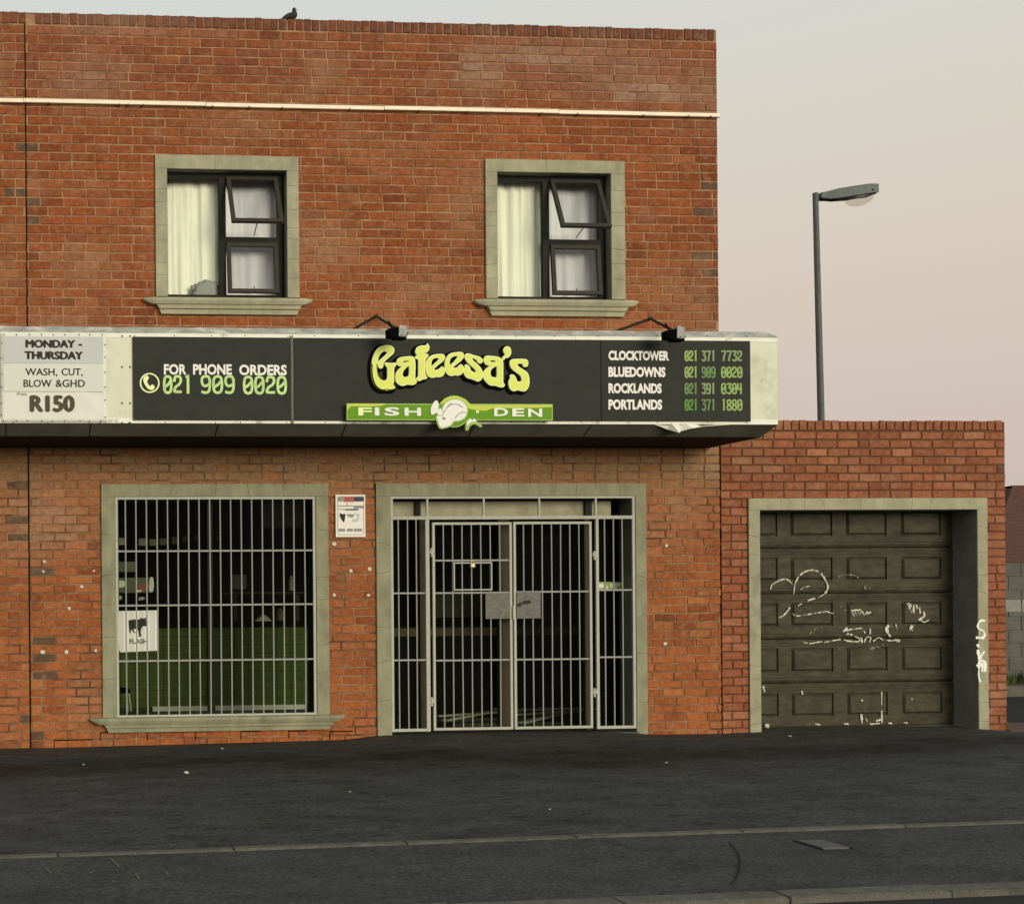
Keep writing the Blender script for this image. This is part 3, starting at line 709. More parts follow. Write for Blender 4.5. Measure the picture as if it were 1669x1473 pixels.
for k in range(18):
    x = W(205.3+17.16*k, 985, YB).x; jt = random.uniform(-.003, .003)
    gb.tube([(x, YB, SI[2]+.02), (x+jt, YB-.004*abs(math.sin(k)), (SI[2]+SI[3])/2), (x, YB, SI[3]-.02)], .0072, 8)
for yy in (897.5, 985.5, 1075.5):
    z = W(350, yy, YB).z; gb.box(SI[0]+.02, SI[1]-.02, YB-.004, YB+.014, z-.0085, z+.0085, .002)
gb.build('grille_bars', 'bars', sw)

# ---- door opening with gates
dw = bpy.data.objects.new('entrance', None); COL.objects.link(dw); dw.parent = bld; dw.location = Vector(((DI[0]+DI[1])/2, 0, base_z(4)))-wloc(bld)
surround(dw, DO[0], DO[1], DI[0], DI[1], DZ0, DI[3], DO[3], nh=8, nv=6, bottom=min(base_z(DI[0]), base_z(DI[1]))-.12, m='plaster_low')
rv = MB(); rv.box(DI[0]-.001, DI[0]+.004, -.02, .3, DZ0, DI[3]); rv.box(DI[1]-.004, DI[1]+.001, -.02, .3, DZ0, DI[3]); rv.box(DI[0], DI[1], -.02, .3, DI[3]-.004, DI[3]+.001)
rv.build('reveal', 'plaster_dk', dw)
XW = lambda px, py=1000, y=YB: W(px, py, y).x
ZW = lambda py, px=835, y=YB: W(px, py, y).z
zbL, zbR = ZW(1192, 665), ZW(1187, 1000)
zr1 = ZW(843.5)
tb = MB()
tb.box(DI[0]+.004, DI[1]-.004, YB-.016, YB+.016, DI[3]-.028, DI[3]-.004, .003); tb.box(DI[0]+.004, DI[1]-.004, YB-.017, YB+.017, zr1-.017, zr1+.017, .003)
for px in (696, 788, 878.5, 970.5): x = XW(px, 826); tb.box(x-.010, x+.010, YB-.01, YB+.01, zr1+.015, DI[3]-.026, .002)
tb.box(DI[0]+.004, DI[0]+.030, YB-.0155, YB+.0155, zr1-.02, DI[3]-.02, .003); tb.box(DI[1]-.030, DI[1]-.004, YB-.0155, YB+.0155, zr1-.02, DI[3]-.02, .003)
tb.build('transom_grille', 'steel', dw)
def side_grille(xa, xb, zb, bars, rails, fw=(.026, .04)):
    b = MB()
    b.box(xa, xa+fw[0], YB-.015, YB+.015, zb, zr1-.018, .003); b.box(xb-fw[1], xb, YB-.015, YB+.015, zb, zr1-.018, .003)
    b.box(xa+fw[0]-.002, xb-fw[1]+.002, YB-.014, YB+.014, zb+.001, zb+.03, .003)
    o = b.build('side_grille', 'steel', dw); c = MB()
    for px in bars: x = XW(px); c.tube([(x, YB, zb+.02), (x+random.uniform(-.002, .002), YB, (zb+zr1)/2), (x, YB, zr1-.01)], .0072, 8)
    for yy in rails: z = ZW(yy, (665 if bars[0] < 800 else 1000)); c.box(xa+.02, xb-fw[1]+.005, YB-.004, YB+.014, z-.0085, z+.0085, .002)
    c.build('bars', 'bars', o)
side_grille(DI[0]+.004, XW(700), zbL, (650, 665, 679), (966.5, 1075.5))
side_grille(XW(971), DI[1]-.004, zbR, (986, 1000.5, 1014.7), (961.3, 1070.5), (.03, .028))
def gate(px0, px1, py0, py1, bars, rails, gapl=None):
    x0_, x1_, z0_, z1_ = RECT(px0, py0, px1, py1, YB)
    b = MB(); frame_ring(b, x0_, x1_, z0_, z1_, .026, YB-.015, YB+.015, .003); o = b.build('gate', 'steel', dw); c = MB()
    for k, px in enumerate(bars):
        x = XW(px); c.tube([(x, YB, z0_+.02), (x+random.uniform(-.003, .003), YB, (z0_+z1_)/2), (x, YB, z1_-.02)], .0072, 8)
    for yy in rails: z = ZW(yy, (px0+px1)/2); c.box(x0_+.02, x1_-.02, YB-.004, YB+.014, z-.0085, z+.0085, .002)
    c.build('bars', 'bars', o); return o, (x0_, x1_, z0_, z1_)
gL, rL = gate(705, 834.5, 851, 1189, (723.3, 738.3, 753.8, 769, 784.2, 799.6, 815), (913, 965.8, 1075.5))
gR, rR = gate(837, 964.5, 850, 1187, (853.9, 868.9, 884.2, 899.5, 914.5, 929.4, 944.3), (964, 1074))
h_ = RECT(738, 916, 801, 962, YB); hb = MB(); frame_ring(hb, h_[0], h_[1], h_[2], h_[3], .014, YB-.024, YB-.005, .003); hb.build('hatch', 'steel', gL)
q = W(767.5, 920.5, YB); lk = MB(); lk.box(q.x-.025, q.x+.025, YB-.055, YB-.026, q.z-.028, q.z+.015, .008); lk.tube([(q.x-.014, YB-.04, q.z+.01), (q.x-.012, YB-.04, q.z+.04), (q.x+.012, YB-.04, q.z+.04), (q.x+.014, YB-.04, q.z+.01)], .004, 6)
tag(lk.build('padlock', 'lock'), 'small padlock hanging on the hatch of the left gate leaf', 'padlock')
p_ = RECT(790, 966, 829.5, 1008, YB); box('lock_plate', 'plate', gL, p_[0], p_[1], YB-.024, YB-.019, p_[2], p_[3])
p_ = RECT(840.5, 964, 879.6, 1007.5, YB); box('lock_plate', 'plate', gR, p_[0], p_[1], YB-.024, YB-.019, p_[2], p_[3])
smb = MB()
for a, b_, c, d in ((843, 982, 850, 988), (852, 978, 864, 984)):
    r_ = RECT(a, b_, c, d, YB-.026); smb.prism(ccw(smooth_loop([(r_[0], r_[2]), (r_[1], r_[2]+.004), (r_[1], r_[3]), (r_[0], r_[3]-.01)], 3)), [], YB-.0265, .002)
smb.build('smudge', 'ink', gR)
for g_, pts in ((gL, ((703, 900), (703, 1143))), (gR, ((968, 905), (968, 1128)))):
    for a, b_ in pts:
        q = W(a, b_, YB); hh = MB(); hh.tube([(q.x, YB-.012, q.z-.045), (q.x, YB-.012, q.z+.045)], .012, 8); hh.box(q.x-.02, q.x+.03, YB-.018, YB-.006, q.z-.012, q.z+.03, .003); hh.build('hinge', 'steel', g_)
q = W(836, 1000, YB); bl_ = MB(); bl_.box(q.x-.014, q.x+.014, YB-.034, YB-.02, q.z-.06, q.z+.08, .004); bl_.build('latch', 'steel', gR)
# threshold
box('threshold', 'concrete', dw, DI[0]-.02, DI[1]+.02, -.03, .25, -.2, min(zbL, zbR)-.035)
# glazed shopfront behind the gates
Yd = .20; fd = MB(); zt0 = ZW(841, 835, Yd); zt1 = ZW(817, 835, Yd)
ds = bpy.data.objects.new('shopfront', None); COL.objects.link(ds); ds.parent = dw; ds.location = (0, 0, 0)
pb = MB(); pb.box(DI[0], DI[1]-.15, Yd-.02, Yd+.02, zt0, zt1, .003); pb.build('transom_board', 'plaster', ds)
for a, c in ((683, 692), (811, 830), (951, 960)):
    fd = MB(); fd.box(XW(a, 1000, Yd), XW(c, 1000, Yd), Yd-.03, Yd+.03, ZB, zt0-.004, .005); fd.build('jamb', 'wood', ds)
fd2 = MB(); 
for a, c in ((674, 683), (950, 961)): fd2 = MB(); fd2.box(XW(a, 828, Yd), XW(c, 828, Yd), Yd-.05, Yd-.025, zt0-.02, zt1+.03, .003); fd2.build('transom_post', 'winframe', ds)
pane('pane', 'glass_shop', ds, DI[0], DI[1], base_z(4), zt0, Yd+.035)
# sticker
r_ = RECT(973, 948, 1015, 961, Yd+.03); sk = empty('sticker', ((r_[0]+r_[1])/2, Yd+.03, r_[2]), 'small green and white sticker on the glass behind the right side bars', 'sticker')
box('backing', 'greenpale', sk, r_[0], r_[1], Yd+.028, Yd+.031, r_[2], r_[3])
sm_ = MB(); wx = r_[1]-r_[0]; wz = r_[3]-r_[2]
for a, c, d, e in ((.05, .3, .3, .75), (.34, .42, .1, .5), (.5, .62, .3, .8), (.7, .9, .45, .8), (.7, .78, .15, .4)):
    sm_ = MB(); sm_.box(r_[0]+wx*a, r_[0]+wx*c, Yd+.0255, Yd+.0278, r_[2]+wz*d, r_[2]+wz*e); sm_.build('print', 'white', sk)

# ---- shop interior (part of the building), with its furniture as things
ri = MB(); ZF = base_z(4)-.03; ZC = 2.95
ri.box(XL+.25, XR-.25, .24, 5.0, ZF-.1, ZF); ri.build('shop_floor', 'floor_in', bld)
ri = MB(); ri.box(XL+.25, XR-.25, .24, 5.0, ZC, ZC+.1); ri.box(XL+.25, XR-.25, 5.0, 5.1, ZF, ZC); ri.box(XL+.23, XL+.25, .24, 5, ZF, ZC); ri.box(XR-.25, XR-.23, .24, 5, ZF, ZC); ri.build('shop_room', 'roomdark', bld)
YC = 2.3
def px_in(px, py, y): return W(px, py, y)
ct = empty('shop_counter', (2, YC, ZF), 'long green tiled serving counter seen through the barred shop window', 'counter')
xa, xb = W(150, 1100, YC).x, W(520, 1100, YC).x; z0_, z1_ = W(340, 1156, YC).z, W(340, 1022, YC).z
box('core', 'grout', ct, xa, xb, YC+.005, YC+.6, ZF, z1_)
tb = MB(); nx = int((xb-xa)/.16); nz = int((z1_-z0_-.03)/.1)
for i in range(nx):
    for j in range(nz):
        a = xa+(xb-xa)*i/nx; c = z0_+.03+(z1_-z0_-.03)*j/nz
        tb.box(a+.004, a+(xb-xa)/nx-.004, YC-.006+random.uniform(0, .002), YC+.004, c+.004, c+(z1_-z0_-.03)/nz-.004)
tb.build('tiles', 'tile', ct)
for a, c in ((248, 338), (350, 498)):
    x0_, x1_ = W(a, 1153, YC).x, W(c, 1150, YC).x; box('skirting', 'white', ct, x0_, x1_, YC-.03, YC-.008, W(340, 1158, YC).z, W(340, 1149.5, YC).z, .004)
box('counter_top', 'black', ct, xa, xb, YC-.05, YC+.65, z1_, z1_+.05, .01)
ct2 = empty('counter', (5, YC, ZF), 'dark shop counter with brown wooden ledge seen through the gates', 'counter')
xa, xb = W(600, 1100, YC).x, W(948, 1100, YC).x; z1_ = W(830, 1022, YC).z; zl = W(830, 1035, YC).z
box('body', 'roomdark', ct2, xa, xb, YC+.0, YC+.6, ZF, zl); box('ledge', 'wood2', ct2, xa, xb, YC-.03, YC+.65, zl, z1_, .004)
r_ = RECT(705, 966, 790, 1006, 3.0); box('back_panel', 'boxgrey', ct2, r_[0], r_[1], 3.0, 3.04, r_[2], r_[3])
# menu board, lamps, wares, car reflection
r_ = RECT(427, 812, 492, 858, 2.6); mbx = empty('menu_board', ((r_[0]+r_[1])/2, 2.6, r_[2]), 'blank grey board hanging inside the shop window, at its top right', 'board')
box('panel', 'banner_grey', mbx, r_[0], r_[1], 2.6, 2.63, r_[2], r_[3], .004); box('bottom_rail', 'pale', mbx, r_[0], r_[1], 2.58, 2.598, r_[2]-.015, r_[2], .002)
box('hanger', 'winframe', mbx, r_[0]+.1, r_[0]+.12, 2.605, 2.62, r_[3]+.001, ZC)
box('hanger', 'winframe', mbx, r_[1]-.12, r_[1]-.1, 2.605, 2.62, r_[3]+.001, ZC)
dims = [(190, 203, 876, 888), (226, 239, 877, 889), (243, 256, 878, 889), (260, 272, 877, 888), (280, 290, 874, 886), (298, 307, 873, 882), (316, 325, 872, 881), (352, 360, 873, 880)]
for k, (a, c, d, e) in enumerate(dims):
    yy = 1.6+k*.35; r_ = RECT(a, d, c, e, yy); b = MB(); b.box(r_[0], r_[1], yy, yy+.12, r_[2], r_[3], .008); 
    o = b.build('lamp_shade', 'pale', None); cc = MB(); xc = (r_[0]+r_[1])/2; cc.tube([(xc, yy+.06, r_[3]-.003), (xc, yy+.06, ZC)], .004, 6); cc.build('cord', 'black', o)
    tag(o, ('unlit square lamp shade, %s in the receding row inside the shop window' % ('nearest and leftmost', 'second from the left', 'third from the left', 'fourth from the left', 'fifth from the left', 'third from the right', 'second from the right', 'smallest and rightmost')[k]), 'lamp', 'unlit lamp shades in the row inside the shop')
for (a, c, d, e, mm, nm, lab) in ((376, 402, 936, 960, 'boxgrey', 'carton', 'dim grey carton on the back shelf inside the shop window'), (416, 443, 1001, 1012, 'pale', 'paper_pile', 'pale peaked heap of paper on the green counter'),
        (450, 463, 991, 1011, 'wood2', 'jar', 'brown jar on the green counter beside the pale paper heap'), (470, 480, 938, 962, 'pale', 'bottle', 'slim pale bottle on the back shelf inside the shop window'), (190, 222, 915, 932, 'boxgrey', 'reflection_box', 'grey box standing in for a reflection in the glass, above the cow poster, behind the bars'), (190, 250, 941, 966, 'boxgrey', 'tray', 'grey counter tray added for a reflected car, with bright white and red patches above the cow poster')):  # last two boxes are added to stand for a car reflected in the glass
    yy = 3.2 if 'shelf' in lab else (YC+.25 if 'counter' in lab and 'tray' not in lab else 1.2)
    r_ = RECT(a, d, c, e, yy); b = MB()
    if nm == 'paper_pile': b.prism([(r_[0], r_[2]), (r_[1], r_[2]), (r_[1]-.06, r_[2]+.06), ((r_[0]+r_[1])/2, r_[3])], [], yy, .15)
    elif nm in ('jar', 'bottle'):
        xc = (r_[0]+r_[1])/2; rr = (r_[1]-r_[0])/2; H = r_[3]-r_[2]; b.tube([(xc, yy, r_[2]), (xc, yy, r_[2]+H*.65), (xc, yy, r_[2]+H*.8), (xc, yy, r_[3])], [rr, rr, rr*.5, rr*.45], 14)
    else: b.box(r_[0], r_[1], yy, yy+.2, r_[2], r_[3], .012)
    o = tag(b.build(nm, mm, None), lab, nm.replace('_', ' '))
    if nm == 'tray':  # the tray is a slab standing in for the reflected car
        for (pa, pb_, pc, pd, mm2) in ((190, 203, 947, 957, 'white'), (243, 250, 942, 963, 'white'), (222, 231, 961, 965, 'white'), (226, 240, 952, 961, 'red'), (190, 198, 971, 978, 'pale'), (226, 235, 973, 978, 'pale')):
            q_ = RECT(pa, pc, pb_, pd, yy-.01); g2 = MB(); g2.prism(ccw(smooth_loop([(q_[0], q_[2]), (q_[1], q_[2]+.01), (q_[1], q_[3]), (q_[0]+.01, q_[3])], 3)), [], yy-.012, .01); g2.build('reflection_patch', mm2, o)  # patches for the reflected car's white body and red tail light
z_s = W(430, 964, 3.2).z; sh = MB(); sh.box(W(360, 960, 3.2).x, W(500, 960, 3.2).x, 3.1, 3.5, z_s-.03, z_s-.001, .004)
o = tag(sh.build('shelf', 'wood', None), 'dark back shelf carrying carton and bottle inside the shop', 'shelf')
for sgn in (380, 480): b = MB(); x = W(sgn, 960, 3.3).x; b.box(x-.02, x+.02, 3.15, 3.45, ZF, z_s-.031); b.build('leg', 'wood', o)
# stool near the left of the window
q = W(200, 1140, 1.0); stl = empty('stool', (q.x, 1.0, ZF), 'black seated stool with pale legs low in the left of the shop window', 'stool')
zs = W(200, 1122, 1.0).z; b = MB(); b.box(q.x-.22, q.x+.07, .85, 1.2, zs-.04, zs, .015); b.build('seat', 'black', stl)
for dx, dy in ((-.2, .87), (.05, .87), (-.2, 1.18), (.05, 1.18)): b = MB(); b.tube([(q.x+dx, dy, zs-.035), (q.x+dx+.05*(1 if dx > 0 else -1), dy, ZF)], .011, 8); b.build('leg', 'steel', stl)
# pale diagonal floor stripes behind the gates, built as raised strips
rk = empty('floor_strips', (5, 1.2, ZF), 'low pale raised strips on the shop floor behind the gates', 'rack')
for k, (a, b_, c, d) in enumerate(((715, 1152, 795, 1134), (712, 1165, 800, 1144), (725, 1172, 800, 1158), (845, 1152, 905, 1138), (838, 1163, 928, 1144), (850, 1176, 930, 1152))):
    zz = ZF+.06; p, q = G(a, b_, zz), G(c, d, zz)
    p.y = max(p.y, .4); q.y = max(min(q.y, 2.1), .5); bb = MB(); dirv = (q-p).normalized(); nn = Vector((-dirv.y, dirv.x, 0))*.035
    i = 0; bb.v = [p+nn, p-nn, q-nn, q+nn]; bb.v += [v-Vector((0, 0, .02)) for v in bb.v]; bb.f = [(0, 1, 2, 3), (7, 6, 5, 4), (0, 4, 5, 1), (1, 5, 6, 2), (2, 6, 7, 3), (3, 7, 4, 0)]
    bb.build('floor_strip', 'pale', rk)
b = MB(); b.box(W(720, 1160, 1.2).x, W(900, 1160, 1.2).x, .9, .95, ZF, ZF+.038); b.box(W(720, 1160, 1.2).x, W(900, 1160, 1.2).x, 1.4, 1.45, ZF, ZF+.038); b.build('cross_strip', 'wood', rk)

# ---- cow poster in the window
YP = .085
cp = empty('cow_poster', (W(225, 1060, YP).x, YP, W(225, 1060, YP).z), 'white square poster with a black cow, lower left inside the shop window', 'poster')
b = MB(); L = pxloop([(62, 1035), (75, 1028), (395, 1022), (412, 1040), (410, 1360), (395, 1368), (85, 1382), (75, 1365)], 180, 800, 5.261, YP, 1); b.prism(L, [], YP, .004); b.build('sheet', 'banner', cp)
b = MB(); L = pxloop([(155, 1108), (200, 1100), (235, 1100), (258, 1096), (262, 1090), (248, 1080), (275, 1090), (292, 1094), (303, 1078), (305, 1100), (310, 1125), (320, 1150), (300, 1160), (282, 1155), (266, 1175), (258, 1205), (264, 1245), (246, 1252), (240, 1210), (232, 1180), (200, 1182), (203, 1200), (216, 1214), (205, 1218), (190, 1198), (180, 1182), (170, 1222), (163, 1216), (160, 1180), (156, 1140)], 180, 800, 5.261, YP, 1)
b.prism(L, [], YP-.003, .002); b.build('cow_print', 'ink', cp)
r_ = RECT(180+163/5.261, 800+1268/5.261, 180+318/5.261, 800+1308/5.261, YP); text('lettering', 'FLASH', r_, YP-.003, 'ink', cp, bold=.02, th=.002)

# ---- security company sign on the pier
r_ = RECT(547, 806, 595.5, 875, -.03)
ss = empty('wall_sign', ((r_[0]+r_[1])/2, -.02, r_[2]), 'small white and red notice board on the brick pier beside the entrance', 'sign')
box('board', 'white', ss, r_[0], r_[1], -.03, -.012, r_[2], r_[3], .003)
def SS(a, b_, c, d, m, nm='print', rot=0):
    q_ = RECT(540+a/16.37, 795+b_/16.37, 540+c/16.37, 795+d/16.37, -.031); bb = MB(); bb.box(q_[0], q_[1], -.033-SS.k, -.0305, q_[2], q_[3]); SS.k = (SS.k+.0002) % .002; bb.build(nm, m, ss)
SS.k = 0
for a in ((165, 240, 340, 360, 'greyp', 'header'), (340, 240, 600, 375, 'red', 'header'), (600, 240, 860, 360, 'indigo', 'header'), (190, 470, 860, 495, 'greyp', 'line'), (190, 560, 380, 580, 'greyp', 'line'), (380, 560, 720, 595, 'ink', 'line'), (600, 497, 860, 545, 'greyp', 'line'), (415, 400, 435, 468, 'greyp', 'line')): SS(*a)
b = MB(); ou = ccw(smooth_loop([(W(540+x/16.37, 795+y/16.37, -.032).x, W(540+x/16.37, 795+y/16.37, -.032).z) for x, y in ((170, 240), (170, 1190), (210, 1250), (820, 1250), (870, 1190), (870, 240), (820, 225), (210, 225))], 1)); b.prism(ou, [offset_loop(ou, -.003)[::-1]], -.0317, .001); b.build('border', 'ink', ss)
for pts, m_ in (([(225, 670), (290, 700), (365, 690), (370, 760), (345, 900), (310, 890), (240, 780)], 'ink'), ([(410, 700), (600, 710), (590, 770), (540, 785), (470, 765)], 'greyp')):
    b = MB(); b.prism(pxloop(pts, 540, 795, 16.37, -.032, 3), [], -.0335, .002); b.build('emblem', m_, ss)
b = MB()
for st in (((620, 705), (735, 715), (690, 880)), ((560, 860), (600, 840), (690, 880), (560, 895))):
    b.ribbon([(W(540+x/16.37, 795+y/16.37, -.032).x, W(540+x/16.37, 795+y/16.37, -.032).z) for x, y in st], .006, -.0335-.0004*random.random(), .002)
b.build('emblem_line', 'greyp', ss)
for k, (a, c) in enumerate(((200, 370), (420, 570), (600, 700), (710, 820))): SS(a, 1085, c, 1160, 'greyp', 'number_print')

# ================================================================== SIGN CANOPY
YS = -1.0
XC1 = W(1267, 620, YS).x; XC0 = XL
zft = W(600, 545, YS).z; zfb = W(600, 690.5, YS).z            # fascia top/bottom
cb_ = .18; zsb = W(600, 712, YS+cb_).z                            # soffit level
ztt = W(600, 536, YS+.10).z
cn = empty('sign_canopy', ((XC0+XC1)/2, YS, zsb), 'long cream metal box canopy projecting over the shopfront', 'canopy')
b = MB(); b.box(XC0, XC1, YS, YS+.02, zfb, zft); b.build('fascia', 'cream', cn)
# edge trims top and bottom: proud angle strips in sheets
for nm, za, zb, cuts in (('top_edge', zft-.045, zft, 9), ('bottom_edge', zfb, zfb+.045, 9)):
    b = MB(); L = XC1-XC0
    for k in range(cuts): b.box(XC0+L*k/cuts+.001, XC0+L*(k+1)/cuts-.001, YS-.004-.001*(k % 2), YS-.0005, za, zb)
    b.build(nm, 'cream_edge', cn)
# flashing strip on top (slopes up and back), buckled
b = MB(); N = 140
for i in range(N+1):
    x = XC0+(XC1-XC0)*i/N; wv = .006*mnoise.noise(Vector((x*4, 1, 0)))+.004*mnoise.noise(Vector((x*11, 2, 0)))
    e = .14 if i == N else 0
    b.v += [Vector((x, YS-.006, zft-.004)), Vector((x, YS-.006, zft+.006+wv*.4)), Vector((x-e, YS+.10, ztt+wv)), Vector((x-e, -.012, ztt+.0))]
for i in range(N):
    for j in range(3): a = i*4+j; b.f.append((a, a+4, a+5, a+1))
b.build('flashing', 'flashing', cn, smooth=False)
b = MB(); b.v = [Vector((XC1, YS, zfb)), Vector((XC1, YS, zft)), Vector((XC1-.14, YS+.1, ztt)), Vector((XC1-.05, YS+cb_, zsb)), Vector((XC1-.14, 0, ztt)), Vector((XC1-.05, 0, zsb))]
b.f = [(0, 3, 2, 1), (3, 5, 4, 2)]; b.build('end_cap', 'cream', cn)
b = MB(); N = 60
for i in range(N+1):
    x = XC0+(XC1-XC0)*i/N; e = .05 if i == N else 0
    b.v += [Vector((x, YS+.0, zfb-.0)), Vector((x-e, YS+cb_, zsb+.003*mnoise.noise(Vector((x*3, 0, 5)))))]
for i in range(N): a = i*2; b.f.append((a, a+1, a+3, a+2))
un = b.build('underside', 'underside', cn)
b = MB()
for px in (10, 148, 356, 565, 775, 965): p = W(px, 692, YS).x; b.v += [Vector((p-.004, YS-.001, zfb-.001)), Vector((p+.004, YS-.001, zfb-.001)), Vector((p+.004-.0, YS+cb_-.001, zsb-.002)), Vector((p-.004, YS+cb_-.001, zsb-.002))]; n_ = len(b.v); b.f.append((n_-4, n_-1, n_-2, n_-3))
b.build('seam', 'black', un)
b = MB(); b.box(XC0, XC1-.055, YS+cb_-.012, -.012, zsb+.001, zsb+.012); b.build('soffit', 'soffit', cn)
# buckled sheet at the bottom edge, near the right end
b = MB(); pts = [(1066, 691), (1078, 694.5), (1092, 699), (1106, 706), (1113, 702), (1128, 698), (1150, 694.5), (1190, 692)]
for k, (a, c) in enumerate(pts): p = W(a, 687, YS-.005); q = W(a, c, YS-.01); b.v += [Vector((p.x, YS-.006, p.z)), Vector((q.x, YS+(-.006, .012, .03, -.03, .03, -.012, .02, -.006)[k], q.z))]
for k in range(len(pts)-1): a = 2*k; b.f.append((a, a+1, a+3, a+2))
b.build('bent_edge', 'cream_edge', cn)
b = MB()
for px in list(range(30, 1260, 62)):
    for yy in (547.5, 688.5):
        p = W(px+random.uniform(-14, 14), yy+random.uniform(-.5, .5), YS-.006); bm = bmesh.new(); bmesh.ops.create_icosphere(bm, subdivisions=1, radius=.006)
        for v in bm.verts: v.co = Vector((p.x+v.co.x, YS-.006+v.co.y*.5, p.z+v.co.z))
        b = MB(); b.bm(bm); b.build('rivet', 'crack', cn)
for px in (163, 199, 212): 
    for yy in (548, 598, 657, 689):
        p = W(px, yy, YS-.002); b = MB(); b.tube([(p.x, YS-.001, p.z), (p.x, YS-.008, p.z)], .008, 8); b.build('bolt', 'crack', cn)

# ---- charcoal sign panels
sp = empty('shop_sign', (W(720, 690, YS).x, YS, zfb), 'charcoal shop sign with lime Gafeesa\'s lettering and phone numbers on the canopy front', 'sign')
zp0, zp1 = W(700, 685.5, YS-.02).z, W(700, 552, YS-.02).z
for k, (a, c) in enumerate(((217, 474.5), (479, 979), (980, 1223))): b = MB(); b.box(W(a, 620, YS-.02).x, W(c, 620, YS-.02).x, YS-.02-.001*k, YS-.0065, zp0, zp1, .002); b.build('panel', 'signdark', sp)
b = MB(); xq = W(476.6, 620, YS-.02).x; b.box(xq-.008, xq+.008, YS-.027, YS-.021, zp0-.03, zp1+.02, .002); b.build('joint_strip', 'plate', sp)
YL = YS-.0245
def R5(a, b_, c, d, ox=215, oy=580, sc=6.419): return RECT(ox+a/sc, oy+b_/sc, ox+c/sc, oy+d/sc, YL)
for s_, a, c in (('FOR', 335, 572), ('PHONE', 640, 1045), ('ORDERS', 1122, 1620)): text('lettering', s_, R5(a, 86 if a < 1000 else 92, c, 198 if a < 700 else 204), YL, 'white', sp, bold=.035)
digits('phone_number', '021', 215+332/6.419, 580+214/6.419, 215+625/6.419, 580+386/6.419, YL, 'dig1', sp, 4.3)
digits('phone_number', '909', 215+722/6.419, 580+214/6.419, 215+1072/6.419, 580+386/6.419, YL, 'dig1', sp, 4.2)
digits('phone_number', '0020', 215+1168/6.419, 580+220/6.419, 215+1615/6.419, 580+392/6.419, YL, 'dig1', sp, 4.2)
# telephone symbol
c_ = W(215+186/6.419, 580+283/6.419, YL); rr = 105/6.419/ (F/ (ZD-1.0)) 
ring = [(c_.x+rr*math.cos(t*math.tau/36), c_.z+rr*math.sin(t*math.tau/36)) for t in range(36)]
b = MB(); b.prism(ring, [offset_loop(ring, -.013)[::-1]], YL, .003)
ph = pxloop([(125, 225), (158, 203), (178, 232), (160, 262), (168, 292), (190, 315), (215, 298), (240, 328), (212, 358), (170, 345), (135, 300), (120, 258)], 215, 580, 6.419, YL, 3); b.prism(ph, [], YL-.0005, .003); b.build('phone_symbol', 'limepale', sp)
rows = (('CLOCKTOWER', 752, 80, 188, '021', '371', '7732', ('dig2', 'dig5', 'dig5')), ('BLUEDOWNS', 712, 258, 372, '021', '909', '0020', ('dig2', 'dig3', 'dig2')),
        ('ROCKLANDS', 670, 440, 553, '021', '391', '0304', ('dig3', 'dig5', 'dig2')), ('PORTLANDS', 675, 620, 735, '021', '371', '1880', ('dig4', 'dig3', 'dig2')))
for nm, xe, ya, yb_, d1, d2, d3, mm in rows:
    text('lettering', nm, R5(80, ya, xe, yb_, 980, 560, 6.812), YL-.001, 'white', sp, bold=.045)
    f6 = lambda a: 980+a/6.812
    digits('phone_number', d1, f6(930), 560+(ya+5)/6.812, f6(1066), 560+(yb_+2)/6.812, YL-.001, mm[0], sp, 2.7)
    digits('phone_number', d2, f6(1118), 560+(ya+5)/6.812, f6(1263), 560+(yb_+2)/6.812, YL-.001, mm[1], sp, 2.7)
    digits('phone_number', d3, f6(1335), 560+(ya+5)/6.812, f6(1562), 560+(yb_+2)/6.812, YL-.001, mm[2], sp, 2.7)
